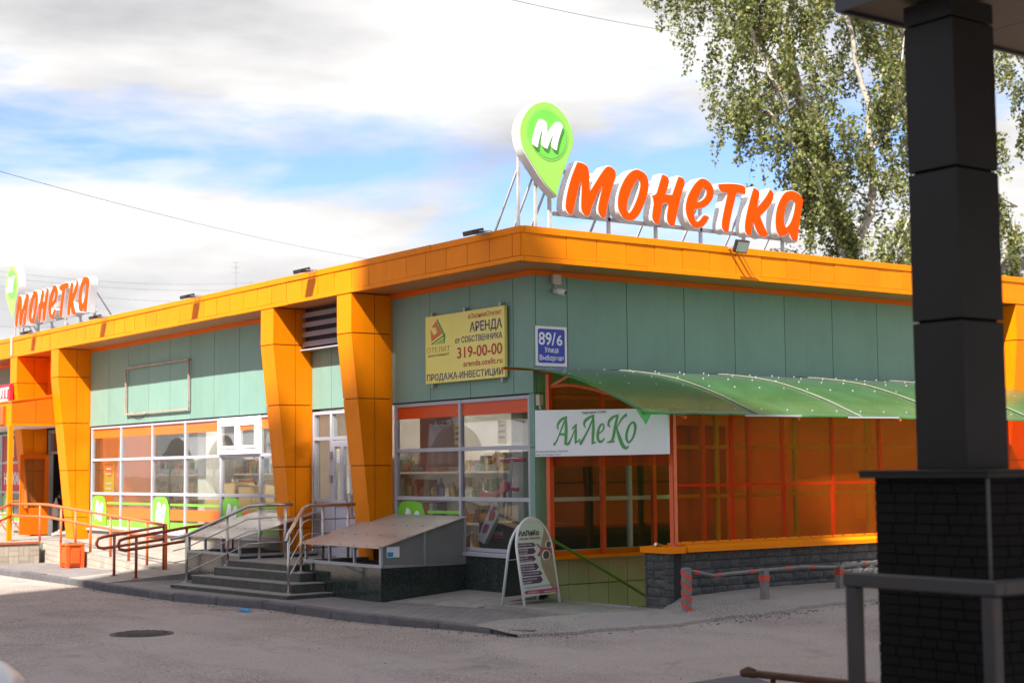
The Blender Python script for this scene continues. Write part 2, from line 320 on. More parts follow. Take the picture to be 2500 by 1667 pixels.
def pavers(name):
    m = mat(name, (.235,.215,.21), .9, var=.14, vscale=2, bump=.1, bscale=80, fine=.15); t = m.node_tree; p = t.nodes['Principled BSDF']
    src = p.inputs['Base Color'].links[0].from_socket; ge = N(t, 'ShaderNodeNewGeometry'); b = N(t, 'ShaderNodeTexBrick')
    mpn = N(t, 'ShaderNodeMapping'); mpn.inputs['Rotation'].default_value = (0, 0, radians(90)); t.links.new(ge.outputs['Position'], mpn.inputs[0]); t.links.new(mpn.outputs[0], b.inputs['Vector'])
    b.inputs['Scale'].default_value = 1; b.inputs['Brick Width'].default_value = .2; b.inputs['Row Height'].default_value = .1; b.inputs['Mortar Size'].default_value = .007
    b.inputs['Color1'].default_value = (1,1,1,1); b.inputs['Color2'].default_value = (.82,.82,.82,1); b.inputs['Mortar'].default_value = (.45,.43,.42,1)
    x = N(t, 'ShaderNodeMix', data_type='RGBA', blend_type='MULTIPLY'); x.inputs[0].default_value = 1; t.links.new(src, x.inputs[6]); t.links.new(b.outputs['Color'], x.inputs[7]); t.links.new(x.outputs[2], p.inputs['Base Color'])
    bu = N(t, 'ShaderNodeBump'); bu.inputs['Strength'].default_value = .5; bu.inputs['Distance'].default_value = .01; bu.invert = True; t.links.new(b.outputs['Fac'], bu.inputs['Height']); t.links.new(bu.outputs[0], p.inputs['Normal'])
    return m
M['paver'] = pavers('paver')
def leafmat(name, a, b, c):
    m = bpy.data.materials.new(name); m.use_nodes = True; t = m.node_tree; t.nodes.clear()
    o = N(t, 'ShaderNodeOutputMaterial'); ge = N(t, 'ShaderNodeNewGeometry'); r = N(t, 'ShaderNodeValToRGB'); e = r.color_ramp.elements
    e[0].color = (*a, 1); e[1].color = (*c, 1); k = e.new(.55); k.color = (*b, 1); t.links.new(ge.outputs['Random Per Island'], r.inputs[0])
    p = N(t, 'ShaderNodeBsdfPrincipled'); p.inputs['Roughness'].default_value = .5; t.links.new(r.outputs[0], p.inputs['Base Color'])
    tl = N(t, 'ShaderNodeBsdfTranslucent'); t.links.new(r.outputs[0], tl.inputs[0]); x = N(t, 'ShaderNodeMixShader'); x.inputs[0].default_value = .35
    t.links.new(p.outputs[0], x.inputs[1]); t.links.new(tl.outputs[0], x.inputs[2]); t.links.new(x.outputs[0], o.inputs[0]); return m
M['leaf'] = leafmat('birch_leaf', (.065,.095,.022), (.18,.205,.05), (.38,.36,.13))
M['leaf2'] = leafmat('linden_leaf', (.03,.07,.02), (.05,.11,.025), (.09,.15,.04))

def smooth2d(loop, it=2, keep=62):
    """corner cutting that leaves sharp corners alone"""
    for _ in range(it):
        out = []; n = len(loop)
        for i in range(n):
            p0, p1, p2 = loop[i-1], loop[i], loop[(i+1) % n]
            a = (p1[0]-p0[0], p1[1]-p0[1]); b = (p2[0]-p1[0], p2[1]-p1[1])
            ang = abs(math.degrees(math.atan2(a[0]*b[1]-a[1]*b[0], a[0]*b[0]+a[1]*b[1])))
            if ang > keep: out.append(p1)
            else: out += [(p1[0]-.25*a[0], p1[1]-.25*a[1]), (p1[0]+.25*b[0], p1[1]+.25*b[1])]
        loop = out
    return loop
def area2(l): return sum(l[i-1][0]*l[i][1]-l[i][0]*l[i-1][1] for i in range(len(l)))/2
def offset2d(l, d):
    if area2(l) < 0: l = l[::-1]
    out = []; n = len(l)
    for i in range(n):
        p0, p1, p2 = l[i-1], l[i], l[(i+1) % n]
        def nr(a, b):
            x, y = b[0]-a[0], b[1]-a[1]; h = hypot(x, y) or 1e-9; return (y/h, -x/h)
        n1, n2 = nr(p0, p1), nr(p1, p2); m = (n1[0]+n2[0], n1[1]+n2[1]); h = hypot(*m) or 1e-9; m = (m[0]/h, m[1]/h)
        k = min(1.6, 1/max(.3, m[0]*n1[0]+m[1]*n1[1])); out.append((p1[0]+m[0]*d*k, p1[1]+m[1]*d*k))
    return out
def text_mesh(body, size, align='LEFT', bold=0., sx=1., shear=0., spacing=1.):
    cu = bpy.data.curves.new('lettering', 'FONT'); cu.body = body; cu.size = size; cu.align_x = align; cu.offset = bold; cu.shear = shear; cu.space_character = spacing; cu.resolution_u = 3
    o = bpy.data.objects.new('lettering', cu); COL.objects.link(o); bpy.context.view_layer.update()
    me = bpy.data.meshes.new_from_object(o.evaluated_get(bpy.context.evaluated_depsgraph_get()))
    bpy.data.objects.remove(o); bpy.data.curves.remove(cu)
    if sx != 1:
        for v in me.vertices: v.co.x *= sx
    return me
def text(body, size, at, ux, uz, m, parent, align='LEFT', bold=0., width=None, shear=0., spacing=1., name='lettering'):
    """flat print: at = baseline start (or centre/right), ux = reading direction, uz = up"""
    me = text_mesh(body, size, align, bold, 1., shear, spacing); xs = [v.co.x for v in me.vertices]
    k = width / (max(xs) - min(xs)) if width and xs else 1.
    ux = Vector(ux).normalized(); uz = Vector(uz).normalized(); at = Vector(at)
    if width:
        x0 = min(xs) if align == 'LEFT' else (max(xs) if align == 'RIGHT' else (min(xs)+max(xs))/2)
    else: x0 = 0
    for v in me.vertices: v.co = at + ux * ((v.co.x - x0) * k) + uz * v.co.y
    me.materials.clear(); me.materials.append(m)
    return link(name, me, parent)

# ------------------------------------------------------------------ ground, road, pavements
def S(t): t = min(1, max(0, t)); return t*t*(3-2*t)
def zr(x, y): return -.16 + .26*S((y+4)/6)*S((10-x)/5)*S(x/2.2)
def grid_sheet(name, xs, ys, zf, m, skip=None):
    nx, ny = len(xs), len(ys); b = MB(); vs = [(x, y, zf(x, y)) for y in ys for x in xs]; fs = []
    for j in range(ny-1):
        for i in range(nx-1):
            if skip and skip((xs[i]+xs[i+1])/2, (ys[j]+ys[j+1])/2): continue
            a = j*nx+i; fs.append((a, a+1, a+nx+1, a+nx))
    b.add(vs, fs); return b.build(name, m, smooth=True)
rx = [-70+2*i for i in range(30)] + [-10+.5*i for i in range(64)] + [22+2*i for i in range(20)]
ry = [-60+2*i for i in range(25)] + [-10+.5*i for i in range(50)] + [15+2*i for i in range(20)]
struct(grid_sheet('road', rx, ry, zr, M['road'], lambda x, y: -40 < x < 2.5 and 0 < y < 22))
M['dirt'] = mat('dry_ground', (.20,.18,.13), .95, var=.3, vscale=.3)
g = MB(); G0 = 2000
for a in ((-G0,-70,-G0,G0),(60,G0,-G0,G0),(-70,60,-G0,-58),(-70,60,53,G0)): g.add([(a[0],a[2],-.2),(a[1],a[2],-.2),(a[1],a[3],-.2),(a[0],a[3],-.2)], [(0,1,2,3)])
struct(g.build('ground', M['dirt']))

KA = [(-16.5,-2.78),(-8.6,-2.74),(-7.4,-2.86),(-4.9,-2.84),(-2.8,-2.48),(-.9,-2.50),(.3,-2.40),(2.3,-2.34),(2.78,-2.15)]
pv = struct(MB().prism([[(x, y+.13) for x, y in KA] + [(2.3,-1.2),(2.15,.10),(.0,.10),(.0,.02),(-30,.02),(-30,-2.65)]], lambda u, v, d: (u, v, d), -.35, -.06).build('pavement', M['paver']))
kb = struct(MB().box(-.1,.1,-.01,.01,-.4,-.38).build('kerb', M['kerb'])); kb.location = (-6, -2.9, 0)
km = MB().box(-.495,.495,-.065,.065,-.14,.14).mesh('kerb_stone', M['kerb'])
def stones(P, zt, n0):
    for (x0, y0), (x1, y1) in zip(P[:-1], P[1:]):
        L = hypot(x1-x0, y1-y0); n = max(1, round(L)); a = math.atan2(y1-y0, x1-x0)
        for i in range(n):
            t = (i+.5)/n; o = bpy.data.objects.new('kerb_stone', km); COL.objects.link(o); o.parent = kb
            o.location = (x0+(x1-x0)*t+6, y0+(y1-y0)*t+.06+2.9, zt-.14+rnd.uniform(-.012,.008)); o.rotation_euler = (rnd.uniform(-.03,.03), rnd.uniform(-.01,.01), a+rnd.uniform(-.015,.015)); o.scale = (L/n, 1, 1)
            bv = o.modifiers.new('bevel', 'BEVEL'); bv.width = .02; bv.segments = 2
stones(KA, -.048, 0)
# asphalt footway along the basement entrance
def xe(y):
    P = [(-2.35,2.72),(-1.9,3.15),(-1,3.62),(0,3.93),(1,3.98),(2,4.0),(3,4.02),(9,4.2)]
    for (a, b), (c, d) in zip(P[:-1], P[1:]):
        if y <= c: return b+(d-b)*max(0, (y-a)/(c-a))
    return 4.2
def xin(y):
    P = [(-2.35,1.9),(-1.6,1.5),(-1.0,1.85),(-.6,2.25),(.1,2.46),(.2,2.42),(9,2.42)]
    for (a, b), (c, d) in zip(P[:-1], P[1:]):
        if y <= c: return b+(d-b)*max(0, (y-a)/(c-a))
    return 2.42
def zm(x, y):
    z = zr(x, y)+.035+.065*S((xe(y)-x)/1.0)
    if y < .3: z = -.05+(z+.05)*(1-(1-S((x-xin(y)+.02)/.9))*S((.3-y)/.5))
    return z
b = MB(); ny, nx = 70, 12; vs = []; fs = []
for j in range(ny):
    y = -2.35+11.3*(j/(ny-1)); e = xe(y)+.05*sin(y*5)+.035*sin(y*13+1); i0 = xin(y)
    for i in range(nx):
        x = i0+(e-i0)*i/(nx-1); vs.append((x, y, zm(x, y)+(0 if 0 < i < nx-1 else 0)))
    vs.append((e+.03, y, zr(e, y)-.05))
k = nx+1
for j in range(ny-1):
    for i in range(k-1): a = j*k+i; fs.append((a, a+1, a+k+1, a+k))
struct(b.add(vs, fs).build('footway', M['mound'], smooth=False))
struct(MB().prism([[(.06,-.86),(1.1,-.86),(1.85,-.98),(2.25,-.6),(2.05,.13),(.02,.13),(.02,-.3)]], lambda u, v, d: (u, v, d), -.3, -.006).build('entrance_slab', M['concrete']))
ap = MB().add([(-1.55,-1.25,-.052),(.02,-.95,-.052),(.02,-.002,.04),(-1.55,-.002,.04),(-1.55,-1.25,-.2),(.02,-.95,-.2),(.02,-.002,-.2),(-1.55,-.002,-.2)], [(0,1,2,3),(4,5,1,0),(5,6,2,1),(6,7,3,2),(7,4,0,3)])
struct(ap.build('concrete_apron', M['concrete']))

# ------------------------------------------------------------------ the shop building
B = thing('shop_building', 'long single-storey shop with teal wall panels and bright orange roof band', 'building', (-8, .5, 0))
OV = .70; ZS = 4.28; ZT = 4.72
# carcass
c_ = MB()
c_.box(-30,-18.45,.06,.25,2.66,4.5).box(-15.9,-5.92,.06,.25,2.66,4.5).box(-6.4,.0-.06,.06,.25,2.66,4.5).box(-.25,-.06,.26,18,2.66,4.5)
c_.box(-18.45,-15.9,.06,.25,2.7,4.5)
c_.box(-30,-.06,17.8,18,-.3,4.5).box(-30,-29.8,.25,17.8,-.3,4.5)
c_.build('wall', M['joint'], B)
box('roof', M['roof'], B, -30,.60,-.60,18,4.42,4.60)
# soffit panels
sm = MB().box(-.247,.247,-.32,.32,-.012,.012).mesh('soffit_panel', M['soffit'])
def put(name, me, parent, loc, rot=(0,0,0), sc=(1,1,1)):
    o = bpy.data.objects.new(name, me); COL.objects.link(o); o.location = Vector(loc); o.rotation_euler = rot; o.scale = sc; o.parent = parent
    if parent.type == 'EMPTY': o.matrix_parent_inverse = Matrix.Translation(-Vector(parent.location))
    return o
for i in range(48): put('soffit_panel', sm, B, (.02-.25-.5*i+.5, -.36+.02, ZS+.012))
for i in range(26): put('soffit_panel', sm, B, (.36-.02, .03+.25+.5*i-.06, ZS+.012), (0,0,pi/2))
box('soffit_edge', M['soffit'], B, .022,.69,-.69,-.028,ZS+.004,ZS+.03)
box('eaves_trim', M['orange2'], B, -30,-.0,-.018,-.002,ZS-.07,ZS-.001); box('eaves_trim', M['orange2'], B, .002,.018,-.02,14,ZS-.07,ZS-.001)
# fascia
fm = MB().box(-.2445,.2445,-.012,.012,-.143,.143).mesh('fascia_panel', M['orange'])
for i in range(61): put('fascia_panel', fm, B, (.27-.5*i, -OV+.012, 4.485), (rnd.uniform(-.02,.02), 0, rnd.uniform(-.008,.008)))
box('fascia_panel', M['orange'], B, .526,.688,-OV,-OV+.024,4.342,4.628)
for i in range(26): put('fascia_panel', fm, B, (OV-.012, .28+.5*i, 4.485), (rnd.uniform(-.02,.02), 0, pi/2+rnd.uniform(-.008,.008)))
box('fascia_panel', M['orange'], B, OV-.024,OV,-.688,.024,4.342,4.628)
f_ = MB().box(-30,OV-.03,-OV+.03,-OV+.07,ZS,4.66).box(OV-.07,OV-.03,-OV+.07,13.3,ZS,4.66); f_.build('fascia_backing', M['orange_core'], B)
def capstrip(nm, z0, z1, out):
    for i in range(15):
        x1 = OV+out-2.05*i; x0 = max(-30, x1-2.045)
        MB().box(x0, x1 if i else x1, -OV-out-rnd.uniform(0,.004), -OV+.05, z0+rnd.uniform(-.004,.003), z1+rnd.uniform(-.005,.004)).build(nm, M['orange'], B, bevel=.004)
    y = -OV+.052
    while y < 13.3:
        MB().box(OV-.05, OV+out+rnd.uniform(0,.004), y, min(13.3, y+2.045), z0+rnd.uniform(-.004,.003), z1+rnd.uniform(-.005,.004)).build(nm, M['orange'], B, bevel=.004); y += 2.05
capstrip('fascia_cap', 4.632, 4.72, .012); capstrip('fascia_trim', ZS-.005, 4.338, .008)
# teal panels
def apanel(x0, x1, z0, z1, m='teal'): return MB().box(x0+.006, x1-.006, 0, .045, z0, z1).build('wall_panel', M[m], B)
def bpanel(y0, y1, z0, z1, m='teal'): return MB().box(-.045, 0, y0+.006, y1-.006, z0, z1).build('wall_panel', M[m], B)
for xs in ([-3.48,-2.45,-1.44,-.43,0.006],[-15.46,-14.46,-13.45,-12.44,-11.44,-10.52,-9.53,-8.52,-7.50,-6.34],[-5.92,-5.30,-4.62,-3.89],[-29.5,-28.5,-27.5,-26.5,-25.5,-24.5,-23.5,-22.5,-21.5,-20.5,-19.5,-18.45]):
    for a, c2 in zip(xs[:-1], xs[1:]): apanel(a, c2, 2.665, 4.21)
ys = [.05,.58,1.62,2.68,3.66,4.69,5.72,6.74,7.76,8.78,9.3]
for a, c2 in zip(ys[:-1], ys[1:]): bpanel(a, c2, 2.665, 4.21)
for a in range(4): bpanel(9.75+a, 10.75+a, .2, 4.21)
box('corner_pilaster', M['teal'], B, -.105,0.,.012,.10,0.06,1.95); box('corner_pilaster', M['teal'], B, -.105,0.,.012,.10,1.958,2.66)
box('corner_post', M['teal'], B, -.10,-.002,.104,.20,.05,2.655)

# orange piers
def pier(x0, x1, zb, flip=False):
    """leaning pier: full depth at the eaves, thin at the ground; clad in separate panels"""
    T = (lambda x, y, z: (x, y, z)) if not flip else (lambda x, y, z: (-y, x, z))
    def fy(z): return -.70 if z >= 3.68 else -.70+(3.68-z)/(3.68-.33)*.375
    cuts = [z for z in (zb, .78, 1.75, 2.73, 3.69) if z >= zb] + [ZS-.006]
    core = MB(); i = .014
    core.hexa([T(x0+i,-.002,zb), T(x1-i,-.002,zb), T(x1-i,fy(zb)+i,zb), T(x0+i,fy(zb)+i,zb)], [T(x0+i,-.002,3.68), T(x1-i,-.002,3.68), T(x1-i,-.70+i,3.68), T(x0+i,-.70+i,3.68)])
    core.hexa([T(x0+i,-.002,3.68), T(x1-i,-.002,3.68), T(x1-i,-.70+i,3.68), T(x0+i,-.70+i,3.68)], [T(x0+i,-.002,ZS-.01), T(x1-i,-.002,ZS-.01), T(x1-i,-.70+i,ZS-.01), T(x0+i,-.70+i,ZS-.01)])
    root = core.build('pier', M['orange_core'], B)
    for a, c2 in zip(cuts[:-1], cuts[1:]):
        a2, b2 = a+.008, c2-.008; ya, yb = fy(a2), fy(b2)
        MB().hexa([T(x0,ya,a2),T(x1,ya,a2),T(x1,ya+.012,a2),T(x0,ya+.012,a2)], [T(x0,yb,b2),T(x1,yb,b2),T(x1,yb+.012,b2),T(x0,yb+.012,b2)]).build('cladding_panel', M['orange'], root)
        for xa, xb in ((x0, x0+.012), (x1-.012, x1)):
            MB().hexa([T(xa,ya+.014,a2),T(xb,ya+.014,a2),T(xb,min(-.31,-.31),a2) if ya < -.335 else T(xb,ya+.015,a2),T(xa,-.31,a2) if ya < -.335 else T(xa,ya+.015,a2)],
                      [T(xa,yb+.014,b2),T(xb,yb+.014,b2),T(xb,-.31,b2),T(xa,-.31,b2)]).build('cladding_panel', M['orange'], root)
            MB().box(0,1,0,1,0,1) ; MB().hexa([T(xa,-.298,a2),T(xb,-.298,a2),T(xb,-.03,a2),T(xa,-.03,a2)], [T(xa,-.298,b2),T(xb,-.298,b2),T(xb,-.03,b2),T(xa,-.03,b2)]).build('cladding_panel', M['orange'], root)
            MB().hexa([T(xa-.001,-.026,a),T(xb+.001,-.026,a),T(xb+.001,-.0,a),T(xa-.001,-.0,a)], [T(xa-.001,-.026,c2),T(xb+.001,-.026,c2),T(xb+.001,-.0,c2),T(xa-.001,-.0,c2)]).build('edge_trim', M['orange'], root)
    return root
pier(-3.90,-3.48,.33); pier(-6.35,-5.92,.33); pier(-15.90,-15.46,.33); pier(-18.46,-18.03,.33)
pier(9.32,9.74,-.1,True)

# windows: frames, panes, stickers
def wbay(xs, zs, skip=(), wall='A', y0=.02, y1=.09, fw_=.055, mat_='alu'):
    T = (lambda u, d0, d1, za, zb, u2: (u, u2, d0, d1, za, zb)) if wall == 'A' else (lambda u, d0, d1, za, zb, u2: (-d1, -d0, u, u2, za, zb))
    root = None; n = len(xs)
    for i, x in enumerate(xs):
        o = MB().box(*T(x-fw_/2, y0, y1, zs[0], zs[-1], x+fw_/2)).build('window_frame', M[mat_], B if root is None else root, bevel=.004)
        if root is None: root = o
    for j, z in enumerate(zs):
        for i in range(n-1):
            h = fw_ if 0 < j < len(zs)-1 else fw_*.9
            zz = z if 0 < j < len(zs)-1 else (z+fw_*.45 if j == 0 else z-fw_*.45)
            MB().box(*T(xs[i]+fw_/2, y0+.006, y1-.006, zz-h/2, zz+h/2, xs[i+1]-fw_/2)).build('transom', M[mat_], root, bevel=.004)
    for i in range(n-1):
        for j in range(len(zs)-1):
            if (i, j) in skip: continue
            MB().box(*T(xs[i]+fw_/2, .054, .060, zs[j]+fw_/2, zs[j+1]-fw_/2, xs[i+1]-fw_/2)).build('pane', M['glass'], root)
    return root
ZW = [.56,1.27,1.96,2.645]
LB = wbay([-15.43,-13.87,-12.32,-10.81,-9.30,-7.79,-6.38], ZW, skip=((4,2),))
CB = wbay([-3.44,-1.75,-.13], ZW)
FB = wbay([-24.2,-22.65,-21.15,-19.62,-18.5], ZW)
BB = wbay([.23,1.66,3.3,4.9,6.5,8.1,9.28], ZW, wall='B')
def sticker(parent, m, x0, x1, z0, z1, y=.0495): return MB().box(x0, x1, y, y+.0025, z0, z1).build('window_sticker', M[m], parent)
fx = [-15.43,-13.87,-12.32,-10.81,-9.30,-7.79,-6.38]
for i in range(6):
    if i != 4:
        sticker(LB, 'sticker_orange', fx[i]+.03, fx[i+1]-.03, 2.41, 2.565); sticker(LB, 'sticker_red', fx[i]+.03, fx[i+1]-.03, 2.569, 2.61)
    g0 = fx[i]+.03+(.79 if i in (0,2,4) else 0)
    sticker(LB, 'sticker_green', g0, fx[i+1]-.03, 1.06, 1.10); sticker(LB, 'sticker_orange', g0, fx[i+1]-.03, .79, .99); sticker(LB, 'sticker_green', g0, fx[i+1]-.03, .60, .745)
sticker(CB, 'sticker_red', -3.41,-1.78, 2.42,2.61); sticker(CB, 'sticker_red', -1.72,-.16, 2.42,2.61)
sticker(CB, 'sticker_green', -2.62,-1.78, 1.06,1.10)
# the round-headed M badge
Mg = [(360,340),(430,362),(468,400),(478,480),(478,590),(530,500),(590,420),(640,382),(690,400),(725,445),(715,500),(680,600),(640,740),(628,838),(580,825),(550,785),(548,720),(570,620),(590,560),(545,640),(505,730),(475,815),(430,800),(395,760),(390,690),(400,590),(395,505),(365,590),(340,690),(325,792),(275,775),(245,725),(255,650),(285,530),(320,430)]
Mn = smooth2d([((x-245)/480, (838-y)/498) for x, y in Mg])
def mbadge(parent, x0, z1=1.235, w=.76, h=.62):
    P = [(0,0),(w,0),(w*1.0,h*.45),(w*.93,h*.80),(w*.75,h),(w*.2,h),(.03,h*.9),(0,h*.75)]
    MB().prism([smooth2d(P, 1, 80)], lambda u, v, d: (x0+u, d, z1-h+v), .0465, .0485).build('window_sticker', M['sticker_green'], parent)
    MB().prism([[(.13+u*.46, .08+v*.44) for u, v in Mn]], lambda u, v, d: (x0+u, d, z1-h+v), .0435, .0455).build('window_sticker', M['white_matte'], parent)
for x in (-15.40,-12.29,-9.27): mbadge(LB, x)
mbadge(CB, -3.41)
mbadge(FB, -21.12)
sticker(FB, 'sticker_green', -20.3,-19.65,.60,.74); sticker(FB, 'sticker_green', -20.3,-19.65,1.06,1.10)
# opening casement in the shop window
cs = MB().box(-9.33,-7.76,-.03,.055,1.985,2.075).box(-9.33,-7.76,-.03,.055,2.54,2.625).box(-9.33,-9.24,-.03,.055,2.075,2.54).box(-7.85,-7.76,-.03,.055,2.075,2.54).box(-8.575,-8.49,-.03,.055,2.075,2.54).build('casement', M['pvc'], B, bevel=.006)
for a in (-9.24,-8.49):
    MB().box(a+.005,a+.055,-.042,.0,2.085,2.53).box(a+.61,a+.66,-.042,.0,2.085,2.53).box(a+.055,a+.61,-.042,.0,2.085,2.135).box(a+.055,a+.61,-.042,.0,2.48,2.53).build('sash', M['pvc'], cs, bevel=.005)
    MB().box(a+.055,a+.61,-.018,-.012,2.135,2.48).build('pane', M['glass'], cs)
box('handle', M['white'], cs, -9.13,-9.10,-.075,-.043,2.10,2.22)
box('window_sticker', M['sticker_orange'], cs, -8.435,-7.88,-.024,-.020,2.40,2.479)
# sills and plinths
box('window_sill', M['alu'], B, -15.45,-6.37,-.07,.1,.515,.555, bevel=.005); box('window_sill', M['alu'], B, -3.47,.0,-.06,.1,.50,.555, bevel=.005)
for i in range(9): box('plinth_slab', M['plinth'], B, -15.45+i*1.01+.004,-15.45+(i+1)*1.01-.004,-.012,.1,-.2,.51)
for x0, x1 in ((-3.47,-2.6),(-2.6,-1.74),(-1.74,-1.1),(-1.1,-.55),(-.55,0)): box('plinth_slab', M['granite'], B, x0+.003,x1-.003,-.008,.1,-.2,.497)
for i in range(6): box('plinth_slab', M['plinth'], B, -24.5+i+.004,-23.5+i-.004,-.012,.1,.2,.55)
# rear door between the piers
DB = MB().box(-5.91,-5.86,.0,.1,.345,2.62).box(-5.35,-5.29,.0,.1,.345,2.62).box(-3.95,-3.895,.0,.1,.345,2.62).box(-5.86,-5.35,.006,.094,2.57,2.62).box(-5.29,-3.95,.006,.094,2.57,2.62).box(-5.86,-5.35,.006,.094,2.16,2.215).box(-5.29,-3.95,.006,.094,2.16,2.215).box(-5.86,-5.35,.006,.094,1.19,1.25).build('door_frame', M['alu'], B, bevel=.004)
for a in ((-5.86,-5.35,.05,.056,2.215,2.57),(-5.29,-3.95,.05,.056,2.215,2.57),(-5.86,-5.35,.05,.056,1.25,2.16)): box('pane', M['glass'], DB, *a)
box('door_panel', M['door'], DB, -5.86,-5.35,.04,.06,.35,1.19)
for a, w in ((-5.28,.66),(-4.61,.66)):
    d = MB().box(a,a+.10,-.012,.05,.36,2.15).box(a+w-.10,a+w,-.012,.05,.36,2.15).box(a+.28,a+.38,-.012,.05,1.22,2.05).box(a+.10,a+w-.1,-.012,.05,2.05,2.15).box(a+.10,a+w-.1,-.012,.05,1.12,1.22).box(a+.10,a+w-.1,-.012,.05,.36,.48).box(a+.10,a+w-.1,.005,.04,.48,1.12).build('door_leaf', M['door'], DB, bevel=.004)
    MB().box(a+.10,a+.28,.012,.018,1.22,2.05).box(a+.38,a+w-.1,.012,.018,1.22,2.05).build('pane', M['glass'], DB)
    MB().tube([(a+(.58 if a < -5 else .06),-.02,.98),(a+(.58 if a < -5 else .06),-.07,1.0),(a+(.58 if a < -5 else .06),-.07,1.30),(a+(.58 if a < -5 else .06),-.02,1.32)], .013).build('handle', M['grey'], DB)
for z in (1.55,1.92): box('hinge', M['grey'], DB, -5.30,-5.24,-.04,-.013,z-.06,z+.06)
MB().prism([[(.055*cos(t*pi/10)-4.39, .07*sin(t*pi/10)+1.93) for t in range(20)]], lambda u, v, d: (u, d, v), .004, .010).build('door_sticker', M['white_matte'], DB)
box('door_sticker', M['white_matte'], DB, -5.14,-5.05,.004,.010,1.80,2.02); box('door_sticker', M['yellow'], DB, -5.13,-5.06,.0005,.0035,1.94,2.0)
# louvre over the door
lv = box('louvre_back', M['joint'], B, -5.915,-3.905,-.12,-.06,3.62,4.27)
for k in range(4): MB().hexa([(-5.915,-.20,3.66+k*.155),(-3.905,-.20,3.66+k*.155),(-3.905,-.185,3.66+k*.155),(-5.915,-.185,3.66+k*.155)], [(-5.915,-.165,3.745+k*.155),(-3.905,-.165,3.745+k*.155),(-3.905,-.15,3.745+k*.155),(-5.915,-.15,3.745+k*.155)]).build('louvre_slat', mat('louvre', (.34,.30,.33), .4) if k == 0 else bpy.data.materials['louvre'], lv)
box('louvre_sill', M['alu'], lv, -5.915,-3.905,-.22,-.06,3.60,3.618)
# left-hand main entrance: porch canopy, door bay
CP = MB().box(-24,-15.96,-1.47,-.52,2.74,3.16).build('porch_canopy', M['orange_core'], B)
MB().hexa([(-24,-1.5,2.69),(-15.93,-1.5,2.69),(-15.93,-.5,2.69),(-24,-.5,2.69)], [(-24,-1.5,2.735),(-15.93,-1.5,2.735),(-15.93,-.5,2.735),(-24,-.5,2.735)]).build('canopy_trim', M['orange'], CP)
for k in range(2): MB().hexa([(-15.955,-1.49+k*.5,2.74),(-15.935,-1.49+k*.5,2.74),(-15.935,-1.0+k*.495,2.74),(-15.955,-1.0+k*.495,2.74)], [(-15.955,-1.49+k*.5,3.17+k*.075),(-15.935,-1.49+k*.5,3.17+k*.075),(-15.935,-1.0+k*.495,3.245+k*.075),(-15.955,-1.0+k*.495,3.245+k*.075)]).build('canopy_panel', M['orange2'], CP)  # side face given a darker orange for its grazing shade
for k in range(6): box('canopy_panel', M['orange'], CP, -15.96-1.0*(k+1)+.004,-15.96-1.0*k-.004,-1.5,-1.48,2.74,3.17)
MB().hexa([(-24,-1.52,3.172),(-15.92,-1.52,3.172),(-15.92,-.5,3.325),(-24,-.5,3.325)], [(-24,-1.52,3.20),(-15.92,-1.52,3.20),(-15.92,-.5,3.353),(-24,-.5,3.353)]).build('canopy_trim', M['orange2'], CP)
box('canopy_ceiling', M['pvc'], CP, -23.9,-15.97,-1.46,-.3,2.675,2.688)
box('canopy_post', M['orange'], CP, -15.99,-15.90,-1.56,-1.47,.30,2.688)
box('wall_panel', M['orange2'], B, -18.03,-15.90,-.02,.0,3.35,4.20)
ED = MB().box(-18.02,-17.94,.02,.12,.33,2.66).box(-16.0,-15.92,.02,.12,.33,2.66).box(-17.94,-16.0,.026,.114,2.58,2.66).box(-17.94,-16.0,.026,.114,2.12,2.18).box(-17.3,-17.24,.026,.114,2.18,2.58).build('door_frame', M['grey'], B)
box('pane', M['glass'], ED, -17.94,-17.3,.06,.066,2.18,2.58); box('pane', M['glass'], ED, -17.24,-16.0,.06,.066,2.18,2.58)
lf = MB(); y0, y1 = -.62, .02   # door leaf swung open towards the street
lf.box(-17.98,-17.94,y0,y0+.09,.36,2.12).box(-17.98,-17.94,y1-.09,y1,.36,2.12).box(-17.98,-17.94,y0+.09,y1-.09,2.02,2.12).box(-17.98,-17.94,y0+.09,y1-.09,.36,.95)
lf = lf.build('door_leaf', M['orange2'], ED); box('pane', M['glass'], ED, -17.963,-17.957,y0+.09,y1-.09,.95,2.02)
MB().tube([(-17.94,y0+.05,1.0),(-17.88,y0+.05,1.0),(-17.88,y0+.05,1.35),(-17.94,y0+.05,1.35)], .014).build('handle', M['rail_orange'], ED)

# ------------------------------------------------------------------ inside the shop
IN = thing('shop_interior', 'shop room seen through the windows, with pale walls and white column', 'interior', (-8, 5, .3))
box('floor', M['in_floor'], IN, -29.7,-.26,.11,17.7,.2,.32)
MB().box(-29.7,-.26,9.0,9.1,.32,3.4).box(-6.30,-6.2,.3,9,.32,3.4).build('back_wall', M['in_wall'], IN)
box('ceiling', M['in_ceil'], IN, -29.7,-.26,.26,9.0,3.4,3.45)
box('column', M['in_col'], IN, -11.80,-11.45,.75,1.1,.32,3.39)
box('column', M['in_col'], IN, -1.25,-.98,.55,.8,.32,3.39)
box('dim_room_board', mat('dark_olive_board', (.05,.045,.022), .6), IN, -1.06,-1.0,1.0,4.4,.45,2.3); box('dim_room_board', mat('brown_board', (.07,.035,.016), .6), IN, -1.4,-1.34,.95,3.4,1.5,2.9)  # boards added to hide the bright room and stand in for its dimness
box('partition', M['orange2'], IN, -15.62,-15.52,.3,1.4,.32,3.38)
for i in range(4):
    for j in range(3): box('strip_light', M['tube_light'], IN, -14.5+i*3.4,-13.1+i*3.4,1.2+j*1.7,1.3+j*1.7,3.34,3.385)
